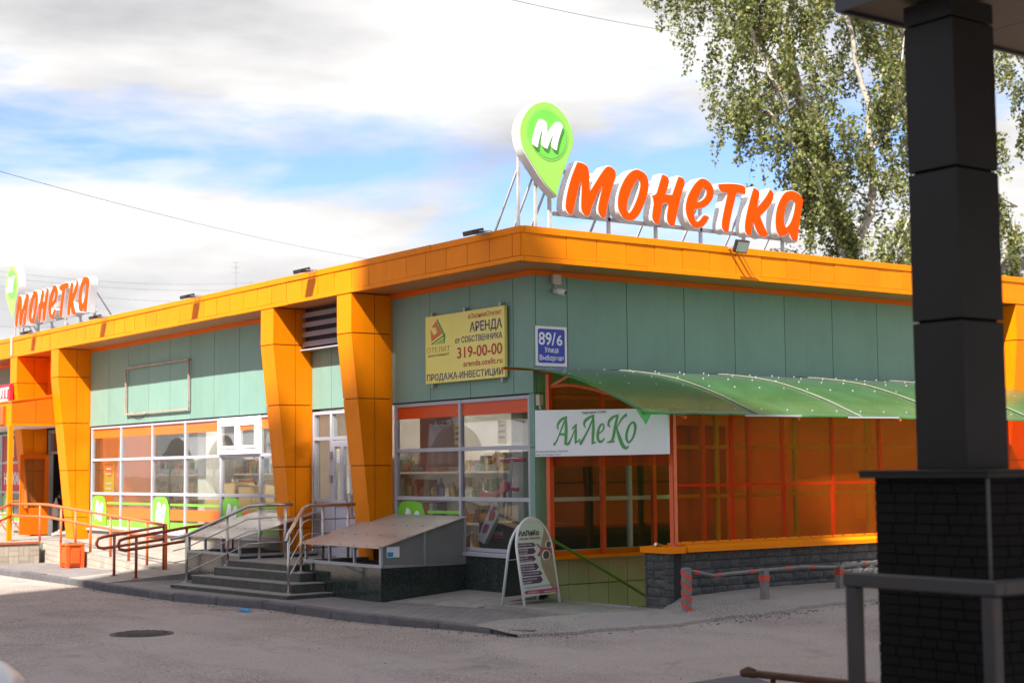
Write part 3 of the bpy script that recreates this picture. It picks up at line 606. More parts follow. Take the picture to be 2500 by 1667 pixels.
for j in range(2): box('strip_light', M['tube_light'], IN, -4.6,-3.6,1.5+j*.9,1.54+j*.9,3.20,3.24)
def shelf(x, y, rz, n, label, seed):
    r = random.Random(seed); t = thing('display_shelf', label, 'shelf', (x, y, .32), 'shelving inside the shop'); c2, s2 = cos(rz), sin(rz)
    def bx(name, m, a, b2, c, d, e, f2):
        o = MB().box(a, b2, c, d, e, f2).build(name, m); o.parent = t; return o
    bx('upright', M['grey'], -.02,.02,-.25,.25,0,1.7); bx('upright', M['grey'], n-.02,n+.02,-.25,.25,0,1.7); bx('back_panel', M['in_col'], .02,n-.02,-.02,.02,.05,1.7)
    for k in range(4): bx('shelf_board', M['in_col'], .02,n-.02,-.25,-.02,.1+k*.4,.13+k*.4)
    gd = MB()
    for k in range(4):
        u = .05
        while u < n-.2:
            w = r.choice((.06,.07,.09,.12,.18)); h = r.uniform(.10,.32); gd.mi = r.randrange(7); z0 = .132+k*.4; q_ = r.random()
            if q_ < .40: gd.box(u, u+w-.012, -.24+r.uniform(0,.06), -.04, z0, z0+h)
            elif q_ < .75: rr = min(w, .10)/2-.004; yc = -.17+r.uniform(-.03,.03); gd.tube([(u+w/2,yc,z0),(u+w/2,yc,z0+h*.62),(u+w/2,yc,z0+h*.78),(u+w/2,yc,z0+h)], [rr,rr,rr*.45,rr*.4], 8)
            else: yc = -.15+r.uniform(-.03,.03); h2 = h*.6; gd.tube([(u+w/2,yc,z0),(u+w/2,yc,z0+h2*.3),(u+w/2,yc,z0+h2*.7),(u+w/2,yc,z0+h2)], [w*.3,w*.5,w*.42,w*.12], 8)
            u += w
    o = gd.build('goods', GOODS); o.parent = t; stuff(o)
    t.rotation_euler = (0,0,rz); return t
shelf(-17.2, 2.2, 0, 3.6, 'tall goods shelf behind the window beside the orange partition', 1); shelf(-12.9, 2.3, 0, 3.2, 'goods shelf behind the opening casement window', 2); shelf(-19.0, 4.2, 0, 7.5, 'long goods shelf deep inside the shop', 3); shelf(-6.0, 1.9, 0, 3.2, 'goods shelf behind the corner window', 4)
cb = MB().box(-.5,.5,-.5,.5,-.5,.5).mesh('carton', M['carton'])
CL = [(-12.75,.62,.62,'carton nearest the left in the window row'),(-12.2,.66,.55,'second carton from the left in the window row'),(-9.75,.60,1.18,'tall carton pile left under the casement window'),(-9.2,.64,1.12,'carton pile right under the casement window'),(-8.1,.62,1.22,'carton in the last window pane beside the orange pier'),(-10.7,.7,.85,'carton beside the white interior column'),(-8.65,.9,.95,'carton set back behind the last window panes')]
for x, y, h, l in CL: o = put('carton_box', cb, IN, (x, y, .32+h/2), (0,0,rnd.uniform(-.15,.15)), (.46,.4,h)); o.parent = None; o.matrix_parent_inverse = Matrix(); tag(o, 'brown '+l, 'box', 'cartons behind the shop window')
for x0, x1 in ((-11.9,-8.0),): 
    q = MB()
    for i in range(120): 
        x = rnd.uniform(-12.95,-12.0) if i < 60 else rnd.uniform(-9.95,-9.55); h = .95 if i < 60 else 1.505
        q.mi = rnd.randrange(7); q.box(x, x+.05, .5+rnd.uniform(0,.3), .56+rnd.uniform(.02,.3), h, h+rnd.uniform(.02,.06))
    stuff(tag(q.build('sweets', GOODS), 'small bright wrapped goods heaped on the cartons in the window', 'goods'))
# posters hung inside and goods in the corner window
pst = tag(MB().box(-14.92,-14.42,.105,.112,1.30,1.89).build('poster', mat('lime_poster', (.55,.55,.03), .5)), 'lime green and orange poster in the leftmost big window', 'poster')
MB().prism([smooth2d([(-14.92,1.80),(-14.75,1.62),(-14.58,1.60),(-14.42,1.72),(-14.42,1.89),(-14.92,1.89)],1,100)], lambda u, v, d: (u, d, v), .100, .103).build('poster_print', M['sticker_orange'], pst)
for k in range(4): box('poster_print', M['white_matte'], pst, -14.80,-14.55,.0965,.0985,1.76-k*.1-(.1 if k > 1 else 0),1.79-k*.1-(.1 if k > 1 else 0))
rb = tag(MB().box(-4.25,-3.2,.98,1.0,1.72,2.95).build('hanging_board', mat('maroon_board', (.20,.02,.02), .6)), 'maroon hanging board with white lettering inside the corner window', 'board')
text('ОХЛАЖДЕННОЕ', .12, (-4.15,.975,2.50), (1,0,0), (0,0,1), M['white_matte'], rb, width=.9); text('МЯСО', .12, (-3.8,.975,2.34), (1,0,0), (0,0,1), M['white_matte'], rb, width=.4)
for x, lbl in ((-2.05,'yellow price card hanging beside the middle mullion of the corner window'),(-1.0,'yellow price card hanging in the right pane of the corner window')):
    pt = tag(MB().box(x,x+.2,.14,.145,2.02,2.33).build('price_card', mat('price_yellow', (.75,.5,.08), .5) if x < -2 else bpy.data.materials['price_yellow']), lbl, 'card', 'yellow price cards')
    for k in range(3): box('print', M['darkp'], pt, x+.03,x+.17,.1345,.1375,2.09+k*.08,2.12+k*.08)
sc = thing('kick_scooter', 'white kick scooter with pink handlebar and wheels inside the corner window', 'scooter', (-1.15,.35,.56))
MB().tube([(-1.15,.35,.95),(-1.02,.40,1.80)], .018).build('stem', M['white'], sc); MB().tube([(-1.25,.36,1.80),(-.82,.46,1.80)], .028).build('handlebar', mat('pink_plastic', (.75,.05,.16), .4), sc)
MB().tube([(-1.55,.33,1.30),(-1.35,.33,1.34),(-1.10,.36,1.42),(-.9,.4,1.40)], .03).build('fork', bpy.data.materials['pink_plastic'], sc)
for p in ((-1.58,.33,1.30),(-1.10,.33,1.44)): MB().cyl((p[0],p[1]-.03,p[2]), (p[0],p[1]+.03,p[2]), .075, 16).build('wheel', bpy.data.materials['pink_plastic'], sc)
box('deck', M['white'], sc, -1.38,-.85,.30,.46,.9,.95)
kt = tag(MB().prism([[(-1.50,.72),(-1.33,.66),(-.98,1.08),(-1.12,1.24)]], lambda u, v, d: (u, d, v), .13, .2).build('kite_box', mat('kite_white', (.62,.66,.72), .5)), 'white tapered carton with pink and blue print leaning in the corner window', 'box')
for k, (m, a) in enumerate((('pinkp', [(-1.22,.98),(-1.08,.98),(-1.05,1.12),(-1.16,1.15)]), ('pinkp', [(-1.38,.82),(-1.28,.80),(-1.2,.92),(-1.3,.95)]), ('blue', [(-1.12,1.16),(-1.06,1.12),(-1.04,1.16),(-1.1,1.22)]))): MB().prism([smooth2d(a, 2, 100)], lambda u, v, d: (u, d, v), .122-k*.002, .126-k*.002).build('print', M[m], kt)
gb = tag(MB().box(-1.6,-.2,.24,.9,.56,.95).build('scooter_carton', mat('black_carton', (.03,.028,.03), .5)), 'low black scooter carton lying inside the corner window', 'box')
text('САМОКАТ', .07, (-1.35,.237,.78), (1,0,0), (0,0,1), M['white_matte'], gb, width=.32)
box('print', M['redp'], gb, -1.36,-1.03,.235,.2385,.74,.765)
# red posters in the far-left windows
for x0, x1, z0, z1, w, l in ((-21.12,-19.66,1.30,1.93,'НИЗКИЕ','bright red poster with white НИЗКИЕ lettering'),(-21.12,-19.66,2.0,2.6,'+','dark red poster with a large pale cross')):
    p = tag(MB().box(x0,x1,.036,.040,z0,z1).build('window_poster', M['redp'] if w == '+' else mat('bright_red', (.55,.015,.03), .5)), l+' in the window left of the entrance', 'poster')
    if w == '+': MB().box(-20.5,-20.3,.030,.033,2.08,2.5).box(-20.7,-20.502,.030,.033,2.2,2.36).build('print', M['yellow'], p)
    else: text(w, .36, (-20.39,.032,1.46), (1,0,0), (0,0,1), M['white_matte'], p, 'CENTER', .012, 1.15)

# ------------------------------------------------------------------ basement entrance with awning
E = thing('basement_entrance', 'basement stair enclosure with orange plastic sheets, red frame and curved green awning', 'entrance', (1.3, 2, 0))
for k in range(8): box('stair_step', M['concrete'], E, .10,2.30,.135+k*.3,.135+(k+1)*.3,-1.6,-.02-.155*(k+1)+.05)
box('landing', M['concrete'], E, .10,2.30,2.54,8.9,-1.6,-1.22)
box('threshold', M['galv'], E, .06,2.04,.105,.132,-.06,.012)
for j, (za, zb) in enumerate(((.16,.495),(-.2,.155),(-.56,-.205),(-1.2,-.565))):
    for i in range(14): box('wall_tile', M['wtile'], E, -.045,.008,.21+i*.335+.004,.21+(i+1)*.335-.004,za+.003,zb-.003)
box('tile_backing', M['mortar'], E, -.2,-.048,.205,9.28,-1.6,.52)
box('inner_sill', M['orange'], E, .0,.14,.205,5.5,.498,.545)
box('inner_sill_back', M['orange2'], E, .003,.03,.205,5.5,.547,.60)
for y in (1.08,1.98,2.9,3.8): box('inner_post', M['red_frame'], E, .05,.11,y-.03,y+.03,.546,2.7)
# low wall with split-face blocks
lw = MB().box(2.20,2.44,.16,9,-.3,.68).box(2.05,2.47,.125,.30,-.3,.66).build('low_wall', M['mortar'], E)
def blockmesh(seed):
    r = random.Random(seed); b2 = MB(); n, m2 = 5, 4; vs = []; fs = []
    for j in range(m2):
        for i in range(n):
            ed = i in (0, n-1) or j in (0, m2-1)
            vs.append((i/(n-1)-.5, (-.45 if not ed else .15)+(r.uniform(-.45,.35) if not ed else r.uniform(-.1,.1)), j/(m2-1)-.5))
    for j in range(m2-1):
        for i in range(n-1): a = j*n+i; fs.append((a, a+1, a+n+1, a+n))
    base = len(vs); vs += [(-.5,1,-.5),(.5,1,-.5),(.5,1,.5),(-.5,1,.5)]
    fs += [tuple([n-1-i for i in range(n)]+[base,base+1])[::1], tuple([(m2-1)*n+i for i in range(n)]+[base+2,base+3]), tuple([j*n for j in range(m2)]+[base+3,base]), tuple([(m2-1-j)*n+n-1 for j in range(m2)]+[base+1,base+2])]
    b2.add(vs, fs); return b2.mesh('block', M['sbrick'])
BM = [blockmesh(i) for i in range(8)]
def course(u0, u1, lens, r):
    u = u0; out = []
    while u < u1-.03:
        L = r.choice(lens); L = min(L, u1-u)
        if u1-u-L < .06: L = u1-u
        out.append((u, u+L)); u += L
    return out
r = random.Random(5); cz = .102
for k in range(7):
    z = .665-cz*(k+.5)
    for a, b2 in course(.30+.0, 4.6, (.21,.27,.33) if k % 2 else (.33,.21,.24), r): put('block', r.choice(BM), lw, (2.462, (a+b2)/2, z), (0,0,pi/2), (b2-a-.008, .022, cz-.008))
    for a, b2 in course(2.06+(.0 if k % 2 else .001), 2.39, (.12,.21) if k % 2 else (.21,.12), r): put('block', r.choice(BM), lw, (( a+b2)/2, .113, z), (0,0,0), (b2-a-.008, .018, cz-.008))
for k in range(9): MB().box(2.395,2.476,.098,.178,.665-.085*(k+1),.665-.085*k-.003).build('block', M['sbrick'], lw, bevel=.008); MB().box(2.03,2.066,.104,.20,.665-.085*(k+1),.665-.085*k-.003).build('block', M['sbrick'], lw, bevel=.006)
# orange coping
MB().hexa([(2.0,.06,.665),(2.54,.06,.665),(2.54,.32,.665),(2.0,.32,.665)], [(2.0,.06,.735),(2.54,.06,.735),(2.54,.32,.75),(2.0,.32,.75)]).build('coping', M['orange'], E, bevel=.004)
for k in range(4): MB().add([(2.56,.325+2.2*k,.675),(2.56,.325+2.2*(k+1)-.003,.675),(2.56,.325+2.2*(k+1)-.003,.725),(2.56,.325+2.2*k,.725),(2.50,.325+2.2*k,.775),(2.50,.325+2.2*(k+1)-.003,.775),(2.2,.325+2.2*k,.775),(2.2,.325+2.2*(k+1)-.003,.775),(2.2,.325+2.2*k,.675),(2.2,.325+2.2*(k+1)-.003,.675)], [(0,1,2,3),(3,2,5,4),(4,5,7,6),(6,7,9,8),(8,9,1,0),(0,3,4,6,8),(1,9,7,5,2)]).build('coping', M['orange'], E)
PY = [.20,1.14,2.02,2.92,3.83,4.75,5.65,6.55,7.45,8.35,9.0]
for i in range(10):
    box('plastic_sheet', M['poly_orange'], E, 2.498,2.506,PY[i]+.003,PY[i+1]-.003,.78,2.36)
for y in PY[:1]: box('post', M['red_frame'], E, 2.43,2.497,y-.035,y+.035,.70,2.36); box('post_strip', M['rail_orange'], E, 2.5065,2.513,y-.03,y+.015,.78,2.34)
for y in PY[1:]: box('post', M['red_frame'], E, 2.455,2.495,y-.02,y+.02,.776,2.33)
for i in range(10): box('rail', M['red_frame'], E, 2.46,2.49,PY[i]+.036 if i == 0 else PY[i]+.021,PY[i+1]-.021,1.445,1.475)
box('rail', M['red_frame'], E, 2.40,2.495,.236,9,2.332,2.38)
box('base_strip', M['orange'], E, 2.507,2.515,.21,9.0,.77,.80)
q = MB()
for i in range(44): y = .25+i*.2; q.box(2.515,2.521,y-.007,y+.007,.785,.80)
for y in PY[1:5]:
    for z in (1.0,1.23,1.46,1.8,2.1): q.box(2.507,2.512,y-.007,y+.007,z-.007,z+.007)
q.build('screws', M['black'], E)
box('post', M['red_frame'], E, .17,.24,.07,.14,.50,2.90)
CH = [(.24,2.735),(.5,2.74),(.75,2.725),(1.1,2.665),(1.5,2.57),(2.0,2.43),(2.43,2.30)]
lo = MB().tube([(x, .105, z) for x, z in CH], .024, 6).build('truss', M['red_frame'], E)
AC = [(.0,2.99),(.35,2.965),(.70,2.92),(1.24,2.83),(1.71,2.70),(2.24,2.52),(2.57,2.375),(2.80,2.29)]
MB().tube([(x, .105, z-.04) for x, z in AC], .022, 6).build('truss_chord', M['red_frame'], lo)
for a, c2 in (((.26,2.74),(.70,2.87)),((1.0,2.83),(1.28,2.64)),((1.28,2.64),(1.6,2.70)),((1.9,2.60),(2.05,2.43))): MB().bar((a[0],.105,a[1]), (c2[0],.105,c2[1]), .035).build('truss_web', M['red_frame'], lo)
MB().prism([CH+[(2.43,1.70),(.24,1.70)]], lambda u, v, d: (u, d, v), .126, .132).build('plastic_sheet', M['poly_orange'], E)
for y in (2.0,3.9,5.8,7.7): MB().tube([(x, y, z-.035) for x, z in AC], .02, 6).build('truss_chord', M['red_frame'], lo)
# awning: arched sheets
def arch(x):
    for (a, b2), (c2, d) in zip(AC[:-1], AC[1:]):
        if x <= c2: return b2+(d-b2)*(x-a)/(c2-a)
    return AC[-1][1]
XS = [i*2.80/28 for i in range(29)]
zz = [arch(x) for x in XS]
for _ in range(4): zz = [zz[0]]+[(zz[i-1]+2*zz[i]+zz[i+1])/4 for i in range(1, 28)]+[zz[-1]]
AW = None; sh = [-.5,1.32,3.14,4.96,6.78,8.6]
for k in range(5):
    b2 = MB(); vs = []; n = 14
    for j in range(n+1):
        y = sh[k]+.004+(sh[k+1]-sh[k]-.008)*j/n
        for i, x in enumerate(XS):
            cut = 0
            if k == 0 and y < -.30: cut = (-.30-y)*.4
            vs.append((min(x, 2.80-cut), y, zz[i]+.005*sin(y*2.1+k)*x/2.8+.002*sin(y*9+x*4)))
    nn = len(XS); fs = [(j*nn+i, j*nn+i+1, (j+1)*nn+i+1, (j+1)*nn+i) for j in range(n) for i in range(nn-1)]
    o = b2.add(vs, fs).build('awning_sheet', M['poly_green'], E, smooth=True)
    sol = o.modifiers.new('thickness', 'SOLIDIFY'); sol.thickness = .008; sol.offset = -1
    if k: MB().tube([(x, sh[k], z+.010) for x, z in zip(XS, zz)], .0065, 6).build('sheet_joint', M['plinth'], E)
    if k: MB().bar((2.80,sh[k]-.25,2.285), (2.815,sh[k]+.7,2.292), .012, .02).build('edge_strip', M['alu'], E)
q = MB()
for k in range(20):
    y = -.35+k*.45
    for i, x in enumerate((.25,.72,1.2,1.68,2.15,2.6)):
        yy = y+(.1 if i % 2 else 0); ix = min(28, int(round(x/2.8*28))); z = zz[ix]+.006; q.tube([(x,yy,z-.006),(x,yy,z+.004),(x,yy,z+.009)], [.011,.010,.004], 8)
q.build('awning_washers', M['alu'], E, smooth=True)
MB().bar((.03,-.52,2.965), (.03,9,2.965), .045, .03).build('wall_rail', M['red_frame'], E)
tn = MB(); tn.add([(2.62,-.50,2.34),(2.80,-.42,2.285),(2.74,-.45,2.16),(2.70,-.47,2.30)], [(0,3,1),(0,2,3),(3,2,1)]); o = tn.build('torn_corner', M['poly_green'], E)
MB().tube([(.22,.02,.80),(.30,.6,.5),(.36,1.2,.17),(.42,2.0,-.27)], .02).build('handrail', mat('green_lit_steel_rail', (.12,.30,.05), .3, .3), E)  # first rail's colour made greener for the light through the awning
MB().tube([(2.24,.10,.77),(2.20,.40,.70),(2.20,1.4,.2)], .022).build('handrail', M['steel'], E)
box('socket_box', M['beigep'], E, .01,.09,.03,.09,2.50,2.64)
MB().tube([(.05,.06,2.50),(.05,.075,2.45)], .012).build('cable', M['white'], E)
# white shop board over the stair
sg = thing('shop_board', 'white hanging board with green italic АлЛеКо lettering above the basement stair', 'sign', (1.3, .02, 1.83))
MB().prism([[(.0,1.83),(2.57,1.83),(2.57,2.365),(.0,2.435)]], lambda u, v, d: (u, d, v), .02, .06).build('panel', M['white_matte'], sg)
# traced calligraphic letters (image-free strokes): polyline, widths
def px2(x, y):   # letter sheet units -> board metres
    u = (x-592)/(2095-592); return (2.57*u, 1.83+(1143-18*u-y)/(443+26*u-18*u)*(.605-.07*u))
def stroke(pts, w):
    P = [px2(*p) for p in pts]; n = len(P); L = []; R_ = []
    for i in range(n):
        a = P[max(0, i-1)]; c2 = P[min(n-1, i+1)]; dx, dy = c2[0]-a[0], c2[1]-a[1]; h = hypot(dx, dy) or 1e-6; ww = w[i]*.00165/2
        L.append((P[i][0]-dy/h*ww, P[i][1]+dx/h*ww)); R_.append((P[i][0]+dy/h*ww, P[i][1]-dx/h*ww))
    return L+R_[::-1]
ST = {'a1': [([(885,885),(870,860),(885,820),(930,780),(990,762)],[4,16,24,22,14]), ([(990,762),(960,800),(900,920),(860,1000),(825,1030)],[6,14,10,12,22]), ([(975,770),(980,850),(975,960),(970,1020),(1000,1028)],[20,30,32,30,12]), ([(893,928),(978,928)],[16,16])],
      'l1': [([(1048,880),(1080,850),(1105,835)],[10,18,12]), ([(1105,835),(1070,910),(1030,985),(1003,1022)],[6,10,12,24]), ([(1095,850),(1092,930),(1090,1010),(1130,990),(1140,972)],[14,26,26,12,6])],
      'L2': [([(1205,865),(1188,835),(1200,800),(1250,765),(1310,745)],[4,18,24,20,14]), ([(1308,748),(1270,830),(1200,950),(1140,1022)],[6,12,14,26]), ([(1298,755),(1300,850),(1292,950),(1285,1015),(1325,1005)],[18,30,30,28,10])],
      'e': [([(1365,920),(1410,890),(1422,845),(1405,822),(1370,850),(1348,910),(1345,970),(1365,1005),(1400,995),(1425,965)],[8,12,16,14,18,26,28,24,14,6])],
      'K': [([(1490,860),(1468,840),(1475,800),(1520,760),(1580,740)],[4,20,24,18,10]), ([(1575,742),(1545,850),(1515,1000),(1455,1008)],[18,26,26,10]), ([(1515,1000),(1535,1000)],[14,8]), ([(1675,735),(1620,770),(1560,870)],[22,16,8]), ([(1560,870),(1590,960),(1625,1045),(1665,1070),(1690,1045)],[14,34,36,22,8])],
      'o': [([(1735,808),(1700,840),(1668,915),(1665,980),(1690,1012)],[10,16,24,26,12]),([(1690,1012),(1725,985),(1757,920),(1768,850),(1752,812),(1728,812)],[12,14,18,28,20,10])]}
dd = 0
for k, sts in ST.items():
    lb = MB()
    for pts, w in sts:
        dd = (dd+1) % 5; lb.prism([smooth2d(stroke(pts, w), 2, 75)], lambda u, v, d: (u, d, v), .0150-dd*.0008, .0185)
    lb.build('letter', M['greenp'], sg)
text('тонусные столы', .055, (1.22,.0165,2.350), (1,0,0), (0,0,1), M['darkp'], sg, 'CENTER', .0, .48); text('ИП Кошаева Елена Петровна ул. Выборная 89/6,', .03, (.02,.0165,1.885), (1,0,0), (0,0,1), M['darkp'], sg, width=.68); text('будни с 9 до 21, выходные с 10 до 19', .03, (.02,.0165,1.845), (1,0,0), (0,0,1), M['darkp'], sg, width=.52)

# ------------------------------------------------------------------ steps, covers, railings
ST_ = thing('entrance_steps', 'worn dark stone steps rising between the two sheet-metal covers', 'steps', (-4.4, -1.6, -.06))
def stepb(P, z0, z1):
    o = MB().prism([P], lambda u, v, d: (u, v, d), z0, z1-.012).build('step', M['step'], ST_, bevel=.008); MB().prism([offset2d(P, .004)], lambda u, v, d: (u, v, d), z1-.0115, z1).build('tread', M['step_top'], o)
stepb([(-6.05,-2.36),(-2.78,-2.12),(-2.83,-1.375),(-6.3,-1.375)], -.2, 0)
stepb([(-5.98,-2.05),(-3.04,-1.90),(-3.06,-1.376),(-6.0,-1.376)], .0005, .125)
stepb([(-5.72,-1.80),(-3.34,-1.62),(-3.38,-1.3755),(-5.72,-1.3755)], .1255, .25)
stepb([(-5.68,-1.60),(-3.72,-1.50),(-3.72,-.02),(-5.68,-.02)], .1, .345)
def cover(x0, x1, label, nsl, side, m):
    t = thing('window_well_cover', label, 'cover', ((x0+x1)/2, -.7, -.06), 'sheet-metal covers over the basement windows')
    core = MB().box(x0+.02,x1-.02,-1.345,-.01,-.2,.375).build('base', M['mortar'], t); w = (x1-x0)/nsl
    for i in range(nsl): MB().box(x0+i*w+.002,x0+(i+1)*w-.002,-1.37,-1.347,-.2,.38).build('facing_slab', M['granite_dusty' if i % 2 == 0 and m else 'granite'], core)
    for i in range(3): MB().box(x1-.019,x1+.002,-1.344+i*.445,-1.344+(i+1)*.445-.004,-.2,.38).build('facing_slab', M['granite'], core)
    for i in range(3): MB().box(x0-.002,x0+.019,-1.344+i*.445,-1.344+(i+1)*.445-.004,-.2,.38).build('facing_slab', M['granite'], core)
    f = MB().box(x0+.01,x1-.01,-1.375,-1.33,.382,.425).box(x0+.01,x0+.05,-1.32,-.02,.382,.42).box(x1-.05,x1-.01,-1.32,-.02,.382,.42)
    for i in range(4): xx = x0+.02+(x1-x0-.075)*i/3; f.box(xx,xx+.035,-1.37,-1.335,.426,.64)
    f.box(x0+.02,x0+.055,-.6,-.565,.421,.83).box(x1-.055,x1-.02,-.6,-.565,.421,.83); f.build('frame', M['galv'], t)
    def zs(y): return .66+(y+1.40)/1.40*.38
    b2 = MB(); b2.add([(x0-.07,-1.42,zs(-1.42)),(x1+.03,-1.42,zs(-1.42)),(x1+.03,-.012,zs(-.012)),(x0-.07,-.012,zs(-.012)),(x0-.07,-1.42,zs(-1.42)-.012),(x1+.03,-1.42,zs(-1.42)-.012),(x1+.03,-.012,zs(-.012)-.012),(x0-.07,-.012,zs(-.012)-.012)], [(0,1,2,3),(7,6,5,4),(0,4,5,1),(1,5,6,2),(2,6,7,3),(3,7,4,0)]); b2.build('sheet', M['sheet'], t)
    q = MB()
    for i in range(7):
        for yy in (-1.37,-.95,-.5): xx = x0+(x1-x0)*i/6+rnd.uniform(-.03,.03); z = zs(yy); q.tube([(xx,yy,z),(xx,yy,z+.006)], .012, 6)
    q.build('bolts', M['black'], t)
    if side:
        MB().add([(x1-.008,-1.37,.425),(x1-.008,-.02,.385),(x1-.008,-.02,zs(-.02)-.02),(x1-.008,-1.37,zs(-1.37)-.02)], [(0,1,2,3)]).build('side_panel', M['ppoly'], t)
        for yy in (-1.365,-.69,-.03): MB().bar((x1+.004,yy,.39), (x1+.004,yy,zs(yy)-.015), .03).build('side_rib', M['galv'], t)
        s = box('notice', M['white_matte'], t, x1-.0065,x1-.004,-1.28,-1.08,.52,.66); box('notice_print', M['mask'], t, x1-.0035,x1-.002,-1.27,-1.18,.53,.59)
    return t
cover(-3.68,-1.57,'sheet-metal cover on dark stone base right of the steps, with closed grey side', 6, True, 0)
cover(-7.62,-5.72,'sheet-metal cover on stone base left of the steps, open at the side', 6, False, 0)
def railing(name, label, mat_, cat='railing', group=None, loc=(0,0,0)): return thing(name, label, cat, loc, group)
RL = railing('stair_railing', 'stainless stair railing on the left side of the steps', 'steel', group='stainless stair railings', loc=(-5.8,-1.4,0))
PL = [((-6.18,-2.04),0,.70),((-5.84,-1.52),.25,.98),((-5.52,-1.14),.345,1.13),((-5.47,-.72),.345,1.135)]
for (x, y), z, t in PL: MB().cyl((x,y,z), (x,y,t), .022).build('post', M['steel'], RL, smooth=True); MB().cyl((x,y,z), (x,y,z+.012), .055).build('flange', M['steel'], RL)
HL = [(-6.36,-2.22,.655),(-6.18,-2.04,.72),(-5.62,-1.28,1.145),(-5.5,-1.14,1.165),(-5.46,-.60,1.17)]
MB().tube(HL, .026, 10).build('handrail', M['steel'], RL, smooth=True)
for k in (1,2,3): MB().tube([(x, y, z-.19*k*(1 if i > 0 else .95)) for i, (x, y, z) in enumerate([(-6.33,-2.19,.66),(-6.18,-2.04,.72),(-5.62,-1.28,1.145),(-5.5,-1.14,1.16),(-5.46,-.62,1.165)])], .010, 6).build('rail', M['steel'], RL, smooth=True)
RR = railing('stair_railing', 'stainless stair railing on the right side of the steps, in front of the metal cover', 'steel', group='stainless stair railings', loc=(-3.5,-1.5,0))
for (x, y), z, t in (((-3.02,-1.97),0,.80),((-3.58,-1.47),.25,1.05),((-3.70,-1.05),.345,1.15),((-3.72,-.62),.345,1.16)): MB().cyl((x,y,z), (x,y,t), .022).build('post', M['steel'], RR, smooth=True); MB().cyl((x,y,z), (x,y,z+.012), .055).build('flange', M['steel'], RR)
HR = [(-2.93,-2.06,.72),(-3.02,-1.97,.82),(-3.60,-1.42,1.15),(-3.68,-1.30,1.18),(-3.73,-.50,1.185)]
MB().tube(HR, .026, 10).build('handrail', M['steel'], RR, smooth=True)
for k in (1,2,3): MB().tube([(x, y, z-.2*k) for x, y, z in HR[1:]], .010, 6).build('rail', M['steel'], RR, smooth=True)

# access ramp to the main entrance, faced with tiles
def zramp(x): return .33 if x < -14.5 else max(.045, .33-(x+14.5)/5.75*.285)
RA = MB(); 
RA.prism([[(-14.5,-.2),(-8.75,-.2),(-8.75,.045),(-14.5,.33)]], lambda u, v, d: (u, d, v), -1.29, -.014)
RA.box(-30,-14.5,-1.45,-.014,-.2,.33); RA.box(-30,-14.30,-3.4,-1.451,-.2,.32)
RA.add([(-9.4,-2.7,-.055),(-7.75,-2.7,-.055),(-7.75,-1.29,.04),(-9.4,-1.29,.04),(-9.4,-2.7,-.2),(-7.75,-2.7,-.2),(-7.75,-1.29,-.2),(-9.4,-1.29,-.2)], [(0,1,2,3),(4,5,1,0),(5,6,2,1),(6,7,3,2),(7,4,0,3)])
RA.box(-8.749,-7.75,-1.289,-.1,-.2,.043)
ramp = struct(RA.build('ramp', M['concrete']))
tl = MB().box(-.5,.5,-.006,.006,-.5,.5).mesh('facing_tile', M['tile'])
bk = MB().box(-14.3,-8.9,-1.312,-1.291,-.2,.0).build('tile_backing', M['grout'], ramp)
for j in range(5):
    x = -14.48
    while x < -9.0:
        k = int((x+14.48)/.2+j) % 3; top = zramp(x+.1)-.012-.1*j
        if top-.1 > -.16:
            put('facing_tile', tl, ramp, (x+.1, -1.319, top-.05), (0,0,0), (.194,1,.094))
        x += .2
for i in range(6):
    for j in range(4):
        y = -1.47-.2*i; z = .24-.1*j
        if (i+j//2) % 2 == 0: put('facing_tile', tl, ramp, (-14.285, y-.1, z), (0,0,pi/2), (.194,1,.094))
        elif j % 2 == 0:
            for h in (0,1): put('facing_tile', tl, ramp, (-14.285, y-.05-.1*h, z-.05), (0,0,pi/2), (.094,1,.194))
box('coping', mat('red_coping', (.42,.11,.05), .8, var=.15), ramp, -14.42,-14.26,-3.4,-1.46,.321,.36)
OR = thing('ramp_railing', 'orange painted tube railing along the sunlit ramp', 'railing', (-11.5,-1.25,.1))
PX = [-14.9,-13.72,-12.95,-12.18,-11.2,-10.36,-9.55,-8.76]
for x in PX: MB().cyl((x,-1.24,zramp(x)-.01), (x,-1.24,zramp(x)+.74), .024).build('post', M['rail_orange'], OR, smooth=True)
for h in (.745,.50): MB().tube([(-15.9,-1.5,.33+h)]+[(x,-1.24,zramp(x)+h) for x in [-14.9,-14.4]+PX[1:]], .026).build('rail', M['rail_orange'], OR, smooth=True)
for h in (.745,.50): MB().tube([(-15.9,-1.5,.33+h),(-15.3,-2.3,.33+h-.25),(-14.9,-3.2,.33+h-.5)], .026).build('rail', M['rail_orange'], OR, smooth=True)
MB().cyl((-15.3,-2.3,.32), (-15.3,-2.3,.83), .024).build('post', M['rail_orange'], OR, smooth=True)
for k, (x, l) in enumerate(((-8.80,'dark red looped tube railing beside the end of the orange railing'),(-7.88,'dark red looped tube railing nearest the stone steps'))):
    t = thing('ramp_railing', l, 'railing', (x,-1.7,-.05), 'dark red looped railings')
    MB().tube([(x,-1.22,.56),(x,-2.32,.44),(x,-2.42,.46),(x,-2.45,.52),(x,-2.42,.60),(x,-2.32,.63),(x,-1.22,.78)]+([(x,-.55,.83),(x,-.1,.83)] if k else []), .026, 10).build('loop_rail', M['rail_red'], t, smooth=True)
    for y, z0, z1 in ((-2.14,-.02,.645),(-1.26,.04,.77))+(((-.6,.04,.82),) if k else ()): MB().cyl((x,y,z0), (x,y,z1), .024).build('post', M['rail_red'], t, smooth=True)
    MB().cyl((x,-2.14,-.022), (x,-2.14,-.008), .06).build('flange', M['rail_red'], t)
